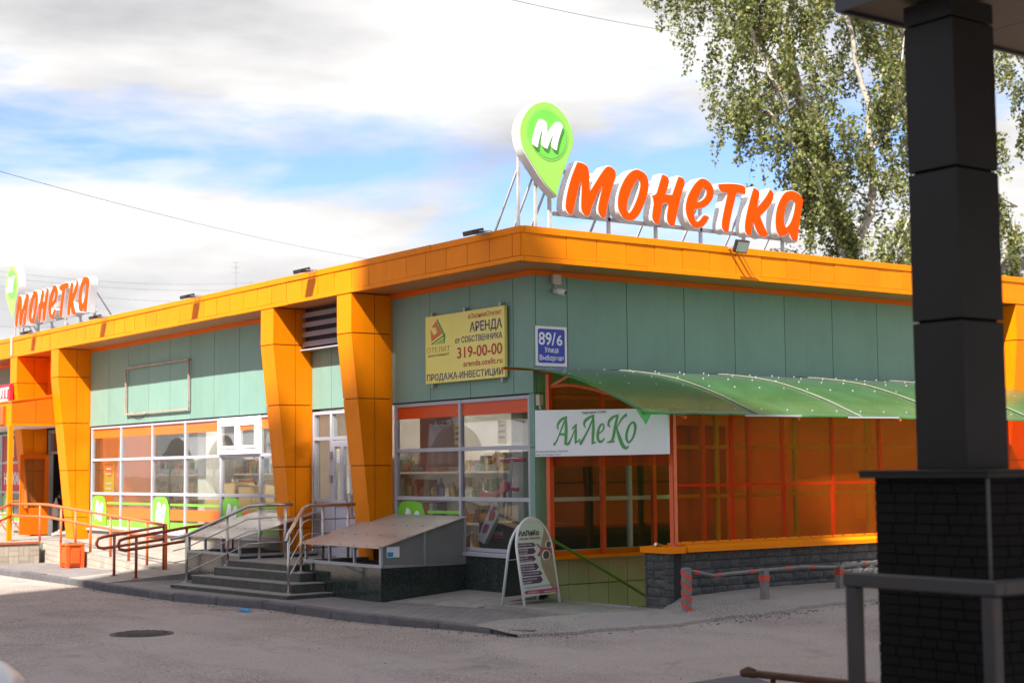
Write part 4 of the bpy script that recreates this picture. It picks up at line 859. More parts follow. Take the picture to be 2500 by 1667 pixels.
# bin
bt = thing('litter_bin', 'square bright orange litter bin in front of the ramp wall', 'bin', (-12.32,-1.62,-.06))
def frus(x, y, z0, z1, a, b2): return MB().hexa([(x-a,y-a,z0),(x+a,y-a,z0),(x+a,y+a,z0),(x-a,y+a,z0)], [(x-b2,y-b2,z1),(x+b2,y-b2,z1),(x+b2,y+b2,z1),(x-b2,y+b2,z1)])
cx, cy = -12.26, -1.56
o = frus(cx,cy,-.05,.34,.15,.16).build('body', M['bin'], bt, bevel=.03, seg=2); frus(cx,cy,.341,.39,.178,.178).build('rim', M['bin'], bt, bevel=.015); box('opening', M['black'], bt, cx-.12,cx+.12,cy-.12,cy+.12,.386,.394)
for sx, sy in ((1,1),(1,-1),(-1,1),(-1,-1)): frus(cx+sx*.14,cy+sy*.14,-.06,.34,.03,.034).build('corner_rib', M['bin'], bt)
MB().box(cx-.09,cx+.09,cy-.172,cy-.15,.02,.28).box(cx+.15,cx+.172,cy-.09,cy+.09,.02,.28).build('side_panel', M['bin'], bt, bevel=.008)
# litter, manhole, bench
mk = MB(); vs = []
for j in range(5):
    for i in range(9):
        u, v = i/8-.5, j/4-.5; vs.append((-2.58+u*.20+v*.03, -2.66-.05+v*.11+u*.05, -.152+.045*max(0, 1-abs(u)*1.9)*(1-(v*1.6)**2)+.006*sin(i*2.1+j)))
mk.add(vs, [(j*9+i, j*9+i+1, (j+1)*9+i+1, (j+1)*9+i) for j in range(4) for i in range(8)]); o = mk.build('face_mask', M['mask'], smooth=True); tag(o, 'crumpled blue face mask lying on the road', 'mask'); o.location.y = -.14; o.modifiers.new('t','SOLIDIFY').thickness = .003
mh = thing('manhole_cover', 'round cast-iron manhole cover set in the asphalt', 'manhole', (-.77,-5.05,-.16))
MB().cyl((-.77,-5.05,-.2), (-.77,-5.05,-.152), .36, 40).build('ring', M['manhole'], mh); MB().cyl((-.77,-5.05,-.2), (-.77,-5.05,-.146), .31, 40).build('lid', M['manhole'], mh)
q = MB()
for i in range(-5,6):
    for j in range(-5,6):
        if hypot(i,j) < 5.2: q.box(-.77+i*.055-.018,-.77+i*.055+.018,-5.05+j*.055-.018,-5.05+j*.055+.018,-.147,-.140)
q.build('studs', M['manhole'], mh)
pl = MB(); r = random.Random(3)
for i in range(170):
    x, y = r.uniform(-9,9), r.uniform(-9,-2.9); s = r.choice((.005,.007,.01,.014)); z = zr(x, y); pl.add([(x-s,y-s,z-.004),(x+s,y-s*.6,z-.004),(x+s*.7,y+s,z-.004),(x-s*.8,y+s*.8,z-.004),(x,y,z+s*.55)], [(0,1,4),(1,2,4),(2,3,4),(3,0,4)])
for i in range(520):
    if i % 2: k = r.randrange(len(KA)-1); f = r.random(); x = KA[k][0]+(KA[k+1][0]-KA[k][0])*f; y = KA[k][1]+(KA[k+1][1]-KA[k][1])*f-.03-abs(r.gauss(0,.10))
    else: y = r.uniform(-2.2,4); x = xe(y)+.09+abs(r.gauss(0,.10))
    s = r.choice((.006,.009,.013,.02)); z = zr(x, y); pl.add([(x-s,y-s,z-.004),(x+s,y-s*.6,z-.004),(x+s*.7,y+s,z-.004),(x-s*.8,y+s*.8,z-.004),(x+s*.1,y,z+s*.5)], [(0,1,4),(1,2,4),(2,3,4),(3,0,4)])
stuff(tag(pl.build('road_grit', M['step']), 'scattered small dark stones and grit on the asphalt', 'grit'))
bn = thing('bench', 'orange-red metal tube bench by the far-left windows', 'bench', (-19.3,-.6,.33))
for x in (-18.9,-19.9): MB().tube([(x,-.9,.33),(x+.05,-.55,.78),(x,-.2,.33)], .018).build('leg', M['rail_orange'], bn); MB().tube([(x,-.25,.75),(x,-.18,1.1)], .018).build('back_post', M['rail_orange'], bn)
for k in range(3): MB().tube([(-18.85,-.85+k*.25,.78),(-19.95,-.85+k*.25,.78)], .016).build('seat_bar', M['rail_orange'], bn)
MB().tube([(-18.85,-.18,1.08),(-19.95,-.18,1.08)], .016).build('back_bar', M['rail_orange'], bn)

# ------------------------------------------------------------------ rooftop signs
def G1(x, y): return (1360+x/7.84, 380+y/7.84)
def G2(x, y): return (1660+x/7.35, 420+y/7.35)
def G3(x, y): return (1200+x/2.94, 200+y/2.94)
def GP(x, y): return (1260+x/6.53, 240+y/6.53)
def onplane(px, py, X):
    d = fw*3835.64 + rt*(px-1250) - up*(py-833.5); t = (X-CAM.x)/d.x; return (CAM.y+d.y*t, CAM.z+d.z*t)
LT = {
 'm': (G1, [[(395,128),(480,145),(545,175),(590,220),(610,310),(620,420),(620,600),(625,690),(660,655),(760,490),(880,300),(960,205),(1030,215),(1090,260),(1125,320),(1125,390),(1080,530),(1020,730),(975,900),(945,1040),(930,1185),(870,1170),(820,1125),(795,1050),(800,950),(830,800),(885,590),(875,545),(800,680),(720,850),(660,990),(615,1150),(555,1140),(500,1095),(470,1020),(470,860),(480,690),(480,540),(462,455),(420,580),(370,780),(335,950),(305,1115),(240,1105),(195,1060),(170,990),(175,880),(200,720),(260,480),(320,310)]]),
 'o': (G1, [[(1520,265),(1600,290),(1690,345),(1740,440),(1752,560),(1735,720),(1680,890),(1600,1080),(1520,1190),(1430,1240),(1330,1215),(1240,1145),(1185,1040),(1168,900),(1185,740),(1240,570),(1330,400),(1430,300)], [(1565,430),(1600,500),(1605,580),(1575,720),(1520,880),(1450,1030),(1390,1105),(1345,1075),(1330,1000),(1345,880),(1390,730),(1450,590),(1520,475)]]),
 'n': (G3, [[(1228,666),(1262,680),(1276,702),(1271,740),(1258,774),(1245,808),(1300,812),(1320,750),(1345,681),(1375,690),(1388,714),(1383,745),(1365,800),(1350,860),(1330,950),(1313,1033),(1285,1027),(1264,1000),(1262,960),(1268,915),(1275,870),(1228,868),(1215,940),(1200,1020),(1172,1008),(1155,975),(1160,920),(1170,868),(1156,815),(1187,808),(1205,740)]]),
 'e': (G2, [[(525,815),(480,900),(420,970),(340,1005),(260,985),(190,920),(140,810),(110,690),(115,560),(150,430),(210,310),(290,190),(370,125),(420,118),(500,150),(570,225),(608,320),(605,420),(570,510),(500,590),(410,640),(320,655),(265,660),(252,740),(262,830),(290,885),(330,895),(380,850),(430,775),(470,780)], [(445,272),(475,310),(490,370),(470,440),(420,500),(350,540),(300,545),(320,480),(360,390),(400,300)]]),
 't': (G2, [[(695,222),(850,212),(1000,218),(1120,240),(1170,270),(1185,320),(1178,388),(1100,375),(1020,365),(985,500),(930,720),(895,900),(868,1082),(810,1065),(770,1020),(755,950),(770,830),(800,680),(840,500),(868,365),(790,362),(730,330),(705,285)]]),
 'k': (G2, [[(1330,288),(1390,318),(1430,365),(1432,420),(1400,530),(1375,655),(1430,600),(1520,490),(1580,400),(1620,315),(1660,350),(1685,410),(1670,500),(1620,590),(1540,690),(1440,790),(1470,880),(1520,1000),(1585,1120),(1550,1155),(1500,1165),(1440,1130),(1385,1060),(1345,950),(1322,845),(1300,950),(1285,1060),(1275,1138),(1220,1125),(1180,1070),(1170,990),(1180,880),(1210,720),(1250,560),(1290,410)]]),
 'a': (G2, [[(1980,338),(2060,350),(2140,400),(2200,465),(2205,560),(2180,700),(2150,880),(2125,1060),(2108,1235),(2060,1225),(2010,1190),(1985,1130),(1975,1060),(1930,1110),(1880,1145),(1820,1152),(1770,1120),(1735,1030),(1722,900),(1730,740),(1765,590),(1830,450),(1900,360)], [(2010,488),(2060,510),(2080,570),(2060,700),(2020,850),(1970,950),(1910,1000),(1880,960),(1862,880),(1868,760),(1890,640),(1940,540)]]),
}
PIN = [(430,58),(520,70),(610,105),(700,180),(790,290),(860,420),(905,560),(912,690),(890,800),(840,930),(790,1070),(740,1200),(695,1350),(650,1555),(520,1420),(400,1270),(300,1110),(200,950),(130,830),(85,690),(65,540),(80,400),(130,280),(220,160),(310,90)]
RING = [(440,157),(560,190),(680,290),(790,430),(835,610),(810,800),(720,950),(600,1008),(500,1000),(380,930),(250,780),(175,630),(158,500),(190,340),(280,220),(360,170)]
SX = .30
def shape(g, l, it=2, keep=62): return smooth2d([onplane(*g(*p), SX) for p in l], it, keep)
SIGN = {k: [shape(g, l) for l in ls] for k, (g, ls) in LT.items()}
PINS = shape(GP, PIN); RINGS = shape(GP, RING, 2, 90); PM = shape(GP, Mg)
cR = (sum(p[0] for p in RINGS)/len(RINGS), sum(p[1] for p in RINGS)/len(RINGS))
def rooftop_sign(label, T, loc, y_off, posts):
    """T(u, v, d): u along the wall, v height, d towards the street"""
    t = thing('rooftop_sign', label, 'sign', loc, 'rooftop letter signs')
    for k, ls in SIGN.items():
        outer = offset2d(ls[0], .014); holes = [offset2d(h, -.012) for h in ls[1:]]
        sh_ = MB().prism([outer]+holes, T, -.19, -.012).build('letter', M['white'], t)
        MB().prism(ls, T, -.0115, .002).build('letter_face', M['letter'], sh_)
    p = MB().prism([offset2d(PINS, .012)], T, -.17, -.012).build('pin', M['white'], t)
    MB().prism([PINS], T, -.0115, .0).build('pin_face', M['pin_light'], p)
    MB().prism([RINGS], T, .0005, .004).build('pin_ring', M['pin_mid'], p)
    inner = [(cR[0]+(a-cR[0])*.92, cR[1]+(b2-cR[1])*.92) for a, b2 in RINGS]; MB().prism([inner], T, .0045, .008).build('pin_disc', M['pin_green'], p)
    MB().prism([PM], T, .0085, .03).build('pin_letter', M['white'], p)
    u0, u1 = .25, 4.75
    for v in (5.04, 5.62): MB().bar(T(-.15 if v > 5.5 else .3, v-.0, -.22), T(u1, v, -.22), .04, .05).build('frame_rail', M['signframe'], t)
    for u in posts: MB().bar(T(u, 4.60, -.22), T(u, 5.6, -.22), .04).build('frame_post', M['signframe'], t); MB().bar(T(u, 5.45, -.24), T(u, 4.58, -.85), .025).build('frame_brace', M['signframe'], t)
    for u in (-.28,.0): MB().bar(T(u, 4.60, -.22), T(u, 5.9, -.19), .035).build('frame_post', M['signframe'], t); MB().bar(T(u, 5.6, -.2), T(u, 4.58, -.9), .022).build('frame_brace', M['signframe'], t)
    return t
UP = [.24,1.25,2.1,2.95,3.8,4.6]
rooftop_sign('big rooftop sign with orange Монетка letters and green M pin above the corner', lambda u, v, d: (SX+d, u, v), (.2, 2.2, 4.6), 0, UP)
rooftop_sign('smaller-looking far rooftop sign with orange Монетка letters and green M pin at the left end', lambda u, v, d: (-19.42+u, -.40-d, v), (-17.5, -.3, 4.6), 0, UP)
sg2 = bpy.data.objects['rooftop_sign.001']

# ------------------------------------------------------------------ floodlights, camera, address plate, banner
def flood(x, y, z, ax, label, tilt):
    t = thing('floodlight', label, 'floodlight', (x, y, z), 'floodlights along the roof edge')
    o = Vector((0,-1,0)) if ax == 'A' else Vector((1,0,0)); s = Vector((1,0,0)) if ax == 'A' else Vector((0,1,0))
    p = Vector((x, y, z)); h = p + o*.20 + Vector((0,0,.005))
    MB().bar(p+s*.06, h+s*.06, .02, .03).bar(p-s*.06, h-s*.06, .02, .03).build('bracket', M['galv'], t)
    u = (o*cos(tilt)+Vector((0,0,1))*sin(tilt)).normalized(); n = s.cross(u)*(-1 if ax == 'A' else 1)
    n = u.cross(s); 
    if n.z > 0 and ax == 'A': n = -n
    c0 = h
    def slab(a, b2, d0, d1): return MB().hexa([c0-s*a-u*b2+n*d0, c0+s*a-u*b2+n*d0, c0+s*a+u*b2+n*d0, c0-s*a+u*b2+n*d0], [c0-s*a-u*b2+n*d1, c0+s*a-u*b2+n*d1, c0+s*a+u*b2+n*d1, c0-s*a+u*b2+n*d1])
    slab(.12,.09,-.03,.03).build('housing', M['black'], t, bevel=.008); slab(.10,.07,.0305,.034).build('lens', M['lamp_glass'], t)
    MB().bar(c0+s*.13, p+s*.13+Vector((0,0,.02)), .012).build('arm', M['galv'], t)
for x, l in ((-.05,'floodlight on the shaded roof edge nearest the building corner'),(-4.62,'floodlight on the roof edge above the louvre'),(-8.72,'floodlight on the roof edge over the right part of the teal wall'),(-12.95,'floodlight on the roof edge right of the far rooftop sign'),(-16.9,'floodlight on the roof edge below the far rooftop sign')): flood(x, -.70, 4.705, 'A', l, radians(-14))
flood(.70, 2.94, 4.70, 'B', 'square floodlight facing the street below the big rooftop letters', radians(-114))
cctv = thing('security_camera', 'small white security camera with junction box under the eaves at the corner', 'camera', (.05,.35,4.1))
box('junction_box', M['beigep'], cctv, .002,.07,.30,.44,4.10,4.24, bevel=.008)
MB().cyl((.03,.36,4.10), (.05,.36,4.03), .012).build('bracket', M['beigep'], cctv); MB().tube([(.05,.33,4.02),(.20,.40,3.98)], .042, 14).build('body', M['white'], cctv, smooth=True); MB().tube([(.20,.40,3.98),(.203,.4015,3.979)], .034, 14).build('lens', M['black'], cctv)
ad = thing('address_plate', 'blue and white house number plate 89/6 on the corner', 'plate', (.01,.3,3.02))
MB().box(.002,.012,.035,.56,3.015,3.545).build('plate', M['white'], ad, bevel=.003)
R8 = [(a+.03*cos(t*pi/12+q*pi/2), b2+.03*sin(t*pi/12+q*pi/2)) for q, (a, b2) in enumerate(((.49,3.48),(.105,3.48),(.105,3.09),(.49,3.09))) for t in range(7)]
MB().prism([R8], lambda u, v, d: (d, u, v), .0125, .0145).build('field', M['blue'], ad)
text('89/', .235, (.016,.085,3.30), (0,1,0), (0,0,1), M['white_matte'], ad, width=.285, bold=.004); text('6', .19, (.016,.385,3.30), (0,1,0), (0,0,1), M['white_matte'], ad, width=.095, bold=.004)
text('Улица', .095, (.016,.2975,3.20), (0,1,0), (0,0,1), M['white_matte'], ad, 'CENTER', .0015, .23); text('Выборная', .095, (.016,.2975,3.095), (0,1,0), (0,0,1), M['white_matte'], ad, 'CENTER', .0015, .40)
yb = thing('rental_banner', 'yellow rental banner with navy and red lettering on the teal wall', 'banner', (-1.5,-.05,2.9))
MB().box(-2.45,-.52,-.08,-.03,2.895,3.855).build('panel', M['yellow'], yb, bevel=.004)
for x, z in ((-2.32,3.88),(-1.5,3.88),(-.65,3.88),(-2.32,2.87),(-.62,2.87)): box('clip', M['galv'], yb, x-.02,x+.02,-.06,-.002,z-.03,z+.03)
X1 = -.57; yy = -.083
for s, sz, z, w, m, bo in (('#ЗвонивОтелит',.095,3.745,.80,'redp',.0),('АРЕНДА',.178,3.560,.76,'navy',.003),('от СОБСТВЕННИКА',.112,3.425,1.12,'navy',.0015),('319-00-00',.212,3.215,1.07,'redp',.003),('arenda.otelit.ru',.115,3.090,.92,'redp',.001)): text(s, sz, (X1,yy,z), (1,0,0), (0,0,1), M[m], yb, 'RIGHT', bo, w)
text('ПРОДАЖА-ИНВЕСТИЦИИ', .128, (-2.41,yy,2.935), (1,0,0), (0,0,1), M['navy'], yb, width=1.85, bold=.0015)
text('ОТЕЛИТ', .10, (-2.40,yy,3.335), (1,0,0), (0,0,1), M['darkp'], yb, width=.58, bold=-.002); text('ДЕВЕЛОПМЕНТ', .042, (-2.38,yy,3.275), (1,0,0), (0,0,1), M['darkp'], yb, width=.54)
def yl(pts): return [(-2.45+(x-118)/1250*1.93, 3.855-(y-348-(118-x)*-.0)/1070*.96) for x, y in pts]
def fx_(pts):   # undo the banner's slant in the tracing
    out = []
    for x, y in pts:
        top = 348-(x-118)*.150; bot = 1418-(x-118)*.083; out.append((-2.45+(x-118)/1250*1.93, 3.855-(y-top)/(bot-top)*.96))
    return out
for pts, m in (([(300,408),(402,605),(222,738),(205,550),(265,640),(315,595),(295,510),(222,512)],'coralp'), ([(322,374),(452,632),(440,770),(420,632),(310,400)],'greenp'), ([(222,770),(418,632),(440,645),(228,792)],'greenp')): MB().prism([fx_(pts)], lambda u, v, d: (u, d, v), yy-.0005, yy+.002).build('logo', M[m], yb)
for k in range(5): MB().prism([fx_([(275+k*34,785-k*6),(440,672+k*20),(440,680+k*20),(287+k*34,783-k*6)])], lambda u, v, d: (u, d, v), yy-.0005, yy+.002).build('logo', M['greenp'], yb)
# empty sign frame on the teal wall
ef = thing('empty_sign_frame', 'thin empty rusty rectangular frame left on the teal wall', 'frame', (-12,-.03,2.85))
for a, c2 in (((-13.46,2.85),(-10.5,2.85)),((-13.46,3.76),(-10.5,3.76)),((-13.46,2.865),(-13.46,3.745)),((-10.5,2.865),(-10.5,3.745))): MB().bar((a[0],-.05,a[1]), (c2[0],-.05,c2[1]), .03).build('bar', mat('rusty_pale', (.42,.30,.24), .7, var=.3, vscale=8) if 'rusty_pale' not in bpy.data.materials else bpy.data.materials['rusty_pale'], ef)
for x in (-13.46,-12.44,-11.44,-10.5):
    for z in (2.85,3.76): MB().bar((x,-.036,z), (x,-.001,z), .02).build('standoff', M['grey'], ef)
MB().tube([(-13.3,-.02,2.83),(-13.0,-.02,2.76),(-12.75,-.02,2.76),(-12.45,-.02,2.84)], .006, 5).build('loose_wire', M['wire'], ef)
# signs on the far-left porch
rs = tag(MB().box(-20.6,-18.22,-.78,-.71,3.34,3.68).build('shop_sign', M['redp']), 'dark red sign with white letters left of the far pier', 'sign')
text('АЛТ', .28, (-18.30,-.785,3.40), (1,0,0), (0,0,1), M['white'], rs, 'RIGHT', .012, .95)
rl = tag(MB().cyl((-20.6,-.85,3.30), (-18.25,-.85,3.30), .05).build('awning_roll', M['white']), 'rolled white awning cassette under the dark red sign', 'awning')
os_ = tag(MB().box(-18.5,-16.30,-1.56,-1.502,2.72,3.10).build('lightbox', M['bin']), 'orange-red lightbox sign on the porch canopy front at the left edge', 'sign')
box('print', M['white'], os_, -16.62,-16.52,-1.565,-1.5605,2.78,2.98)
MB().tube([(-18.3,-.72,4.75),(-18.3,-.735,4.70),(-18.3,-.735,4.32)], .02).build('downpipe', M['white'], sg2)

# ------------------------------------------------------------------ A-board on the pavement
ab = thing('pavement_board', 'arched white A-board with purple arrow list and sunglasses picture by the stair', 'sign board', (.38,-.36,-.03))
F0, F1, K0, K1 = Vector((.76,-.75,-.02)), Vector((.50,.02,-.02)), Vector((.28,-.75,-.045)), Vector((.0,.03,-.045))
top = (F0+F1+K0+K1)/4; top.z = 1.07; fu = (F1-F0).normalized(); Wd = (F1-F0).length
fv = top-(F0+F1)/2; Hh = fv.length; fv.normalize(); fnn = fu.cross(fv).normalized()
if fnn.dot(CAM-top) < 0: fnn = -fnn
kv = top-(K0+K1)/2; kv.normalize()
def BF(u, v, d): return F0+fu*u+fv*v+fnn*d
def BK(u, v, d): return K0+fu*u+kv*v
def archpts(m=0.):
    P = [(m,0),(m,.70)]
    for i in range(1,16): a = pi-pi*i/16; P.append((Wd/2+(Wd/2-m)*cos(a), .70+(Hh-m-.70)*sin(a)))
    return P+[(Wd-m,.70),(Wd-m,0)]
MB().tube([BF(u, v, 0) for u, v in archpts(.015)], .018, 8).build('front_frame', M['white'], ab, smooth=True)
MB().tube([BK(u, v, 0) for u, v in archpts(.015)], .018, 8).build('back_frame', M['white'], ab, smooth=True)
inner = [(u, max(v, .13)) for u, v in archpts(.03)]
MB().prism([inner], BF, -.006, .002).build('front_panel', M['mintp'], ab)
MB().prism([inner], lambda u, v, d: K0+fu*u+kv*v-fnn*d, -.004, .004).build('back_panel', mat('board_back', (.03,.045,.04), .5), ab)
for u in (.02, Wd-.02): MB().cyl(BF(u,0,0), BF(u,-.03,0), .012).build('foot', M['grey'], ab)
MB().cyl(BK(.03,.6,0), BF(.03,.6,0), .006).build('stay', M['grey'], ab)
def zb_(x, y):
    # zoom sheet -> board coords
    A_ = np.array([[565/Wd, -302.5*0-.0],[0,0]]); 
    a11, a12, b1 = 565/Wd, (350-370-565*.5)/Hh, 370; a21, a22, b2 = -75/Wd, (125-1530+37.5)/Hh, 1530
    det = a11*a22-a12*a21; dx, dy = x-b1, y-b2; return ((dx*a22-a12*dy)/det, (a11*dy-a21*dx)/det)
def bprint(pts, m, d, nm='print'): MB().prism([[zb_(*p) for p in pts]], BF, d, d+.0008).build(nm, M[m], ab)
bprint([(545,225),(575,290),(578,360),(560,480),(555,600),(560,760),(585,870),(640,990),(700,1090),(775,1215),(850,1330),(890,1300),(860,1200),(820,1010),(780,860),(740,640),(700,470),(670,360),(620,270)], 'skinp', .003)
for t0, x1, y0, y1 in (([(175,560)],430,528,620),([(195,645)],440,610,735),([(220,760)],450,730,850),([(248,885)],505,845,980),([(278,995)],570,962,1058),([(300,1085)],585,1040,1180)):
    x0, ya = t0[0]; ht = y1-ya; ym = (ya+y1)/2
    bprint([(x0,ya-5),(x1,y0),(x1+42,(y0+ (y1+y0)/2-0)/2+ (y1-y0)*.12+10),(x1+8,y1-(y1-ya)*.16-18),(x0+18+ht*.16,y1+2)], 'purple', .003)
bprint([(352,1300),(375,1275),(865,1212),(878,1278),(600,1318),(580,1310),(380,1330)], 'pinkp', .0042)
for cx2, cy2, rx_, ry_, m, d in ((668,540,48,62,'white_matte',.0045),(642,712,62,80,'white_matte',.0045),(670,542,38,52,'black',.0056),(645,712,50,68,'black',.0056)): bprint([(cx2+rx_*cos(i*pi/9), cy2+ry_*sin(i*pi/9)) for i in range(18)], m, d)
bprint([(460,542),(500,545),(560,600),(640,600),(720,595),(735,680),(700,650),(640,625),(580,625),(560,700),(540,750),(530,735),(500,730),(545,640),(540,610),(500,570)], 'pinkp', .0066)
bu, bv = fu, fv
def btext(s, x, y, size, w, m, bold=.0):
    u, v = zb_(x, y); text(s, size, BF(u, v, .0052), fu, fv, M[m], ab, width=w, bold=bold)
btext('АлЛеКо', 195,440,.085,.46,'darkp',.004); btext('WELLNESS-ТРЕНАЖЕРЫ', 215,505,.04,.46,'pinkp',.001)
for s, x, y, w in (('ТОНУСНЫЕ СТОЛЫ',197,600,.30),('РОЛИКОВЫЙ',218,680,.20),('МАССАЖЕР',228,725,.18),('ВАКУ СТЕП',243,800,.18),('ПРЕССОТЕРАПИЯ',255,845,.26),('МИОСТИМУЛЯЦИЯ',270,918,.28),('ВИБРОПЛАТФОРМА',283,962,.29),('МАССАЖНЫЕ ВАРЕЖКИ',298,1040,.37),('МАССАЖНЫЕ ОЧКИ',320,1125,.30),('ИК-ОДЕЯЛО',332,1168,.18)): btext(s, x, y, .03, w, 'white_matte')
btext('Первое занятие БЕСПЛАТНО', 362,1245,.032,.62,'darkp'); btext('+7 913 002 01 58', 410,1315,.026,.22,'white_matte'); btext('WELLNESS_ALLEKO', 660,1295,.026,.27,'white_matte')

# ------------------------------------------------------------------ striped barrier on the footway
def ray(px, py): return fw*3835.64 + rt*(px-1250) - up*(py-833.5)
def hit(px, py, zf):
    d = ray(px, py); z = 0.
    for _ in range(30): t = (z-CAM.z)/d.z; p = CAM+d*t; z = .5*z+.5*zf(p.x, p.y)
    return Vector((p.x, p.y, z))
BR = thing('striped_barrier', 'low weathered red and grey striped barrier in front of the block wall', 'barrier', (3.1,1,.05))
bp = [hit(1677,1489,zm), hit(1867,1461,zm), hit(2051,1435,zm), hit(2240,1408,zm)]; bh = [.47,.345,.275,.3]
tops = []
for i, (p, h) in enumerate(zip(bp, bh)):
    w = .042; MB().box(p.x-w,p.x+w,p.y-w,p.y+w,p.z-.1,p.z+h).build('post', M['wood_grey'], BR, bevel=.006); tops.append(p+Vector((0,0,h)))
    nb = 4 if i == 0 else 1
    for k in range(nb):
        z = p.z+(.03+k*.115 if i == 0 else h*.58); sl = .05 if i == 0 else 0; hh = .055 if i == 0 else .07; e = .0025
        MB().hexa([(p.x-w-e,p.y-w-e,z+sl*.5),(p.x+w+e,p.y-w-e,z-sl*.5),(p.x+w+e,p.y+w+e,z-sl*1.2),(p.x-w-e,p.y+w+e,z)], [(p.x-w-e,p.y-w-e,z+hh+sl*.5),(p.x+w+e,p.y-w-e,z+hh-sl*.5),(p.x+w+e,p.y+w+e,z+hh-sl*1.2),(p.x-w-e,p.y+w+e,z+hh)]).build('stripe', M['wood_red'], BR)
rpts = [tops[0]+Vector((-.03,.05,-.035)), tops[0].lerp(tops[1],.35)+Vector((0,0,-.085)), tops[0].lerp(tops[1],.55)+Vector((0,0,-.06)), tops[1]+Vector((0,0,-.02)), tops[1].lerp(tops[2],.5)+Vector((0,0,-.0)), tops[2]+Vector((0,0,-.02)), tops[3]+Vector((0,0,-.02))]
MB().tube(rpts, .020, 8).build('pole', M['wood_grey'], BR, smooth=True)
def along(pts, s):
    for a, c2 in zip(pts[:-1], pts[1:]):
        L = (c2-a).length
        if s <= L: return a+(c2-a)*(s/L), (c2-a).normalized()
        s -= L
    return pts[-1], (pts[-1]-pts[-2]).normalized()
for s in (.12,.42,.92,1.55,2.0,2.55,3.2): p, d = along(rpts, s); MB().cyl(p-d*.035, p+d*.035, .0225, 8).build('band', M['wood_red'], BR)

# ------------------------------------------------------------------ dark filling-station column, pedestal, canopy, guard rail
PD = thing('canopy_column', 'dark clad canopy column on a black brick pedestal at the right edge', 'column', (10.26,-4.4,-.16))
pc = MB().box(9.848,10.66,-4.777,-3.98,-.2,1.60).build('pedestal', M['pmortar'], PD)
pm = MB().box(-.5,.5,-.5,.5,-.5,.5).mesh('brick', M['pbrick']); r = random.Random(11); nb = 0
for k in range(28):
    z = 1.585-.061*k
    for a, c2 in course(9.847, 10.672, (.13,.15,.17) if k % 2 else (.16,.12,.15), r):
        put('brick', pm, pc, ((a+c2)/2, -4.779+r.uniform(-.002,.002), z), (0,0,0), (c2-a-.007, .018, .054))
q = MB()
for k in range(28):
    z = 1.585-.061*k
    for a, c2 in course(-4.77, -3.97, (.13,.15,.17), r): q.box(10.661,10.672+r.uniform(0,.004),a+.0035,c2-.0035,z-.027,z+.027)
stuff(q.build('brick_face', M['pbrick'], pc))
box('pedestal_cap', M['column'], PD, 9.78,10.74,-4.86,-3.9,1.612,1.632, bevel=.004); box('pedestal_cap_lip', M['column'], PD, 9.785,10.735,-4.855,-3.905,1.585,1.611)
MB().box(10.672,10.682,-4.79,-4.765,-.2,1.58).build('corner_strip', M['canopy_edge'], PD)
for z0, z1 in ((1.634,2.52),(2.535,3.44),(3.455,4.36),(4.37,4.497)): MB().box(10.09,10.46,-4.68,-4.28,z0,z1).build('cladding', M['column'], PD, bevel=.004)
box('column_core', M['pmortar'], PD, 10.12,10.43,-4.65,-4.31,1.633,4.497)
CN = thing('station_canopy', 'corner of a dark flat canopy with brown soffit at the top right', 'canopy', (14,0,4.5))
cx0, cy0, cz0 = 9.78, -4.96, 4.5
box('deck', M['canopy_edge'], CN, cx0+.03,22,cy0+.03,9,cz0+.06,cz0+.55)
for i in range(10): box('fascia_panel', M['canopy_edge'], CN, cx0+i*1.2+.003,cx0+(i+1)*1.2-.003,cy0,cy0+.028,cz0,cz0+.6)
for j in range(11): box('fascia_panel', M['canopy_edge'], CN, cx0,cx0+.028,cy0+.031+j*1.2,cy0+(j+1)*1.2-.003+.028,cz0,cz0+.6)
for i in range(8):
    for j in range(9): box('soffit_panel', M['canopy_soffit'], CN, cx0+.03+i*1.2+.004,cx0+.03+(i+1)*1.2-.004,cy0+.03+j*1.2+.004,cy0+.03+(j+1)*1.2-.004,cz0+.02,cz0+.055)
GR = thing('guard_rail', 'grey square-tube guard rail around the dark pedestal', 'guard rail', (10.8,-5.2,-.16))
MB().box(10.17,11.22,-5.46,-5.38,.975,1.055).build('rail', M['bollrail'], GR, bevel=.008); MB().box(11.14,11.22,-5.379,-3.6,.975,1.055).build('rail', M['bollrail'], GR, bevel=.008)
for x, y in ((10.225,-5.42),(11.16,-5.42),(11.18,-3.7)): MB().box(x-.04,x+.04,y-.038,y+.038,-.2,.974).build('post', M['bollrail'], GR, bevel=.008)
# rusty low barrier and kerb island in the foreground
RB = thing('rusty_barrier', 'low rusty iron bar on short legs in the right foreground', 'barrier', (8,-3.5,-.1))
def atz(px, py, z): d = ray(px, py); return CAM+d*((z-CAM.z)/d.z)
a, c2 = atz(1822,1632,.12), atz(2130,1664,.12); dr = (c2-a).normalized()
MB().bar(a-Vector((0,0,.03)), c2-Vector((0,0,.03)), .10, .045).build('bar', M['rust'], RB, bevel=.01)
MB().tube([a+dr*-.04+Vector((0,0,-.035)), a+dr*.02+Vector((0,0,-.02)), a+dr*.08+Vector((0,0,-.03))], [.03,.042,.035], 10).build('end_cap', M['rust'], RB, smooth=True)
for s in (.25,.55,1.0): p = a+dr*s; MB().bar(p-Vector((0,0,.06)), Vector((p.x,p.y,-.2)), .03).build('leg', M['rust'], RB)
e0, e1 = atz(1560,1680,-.02), atz(1822,1640,-.02)
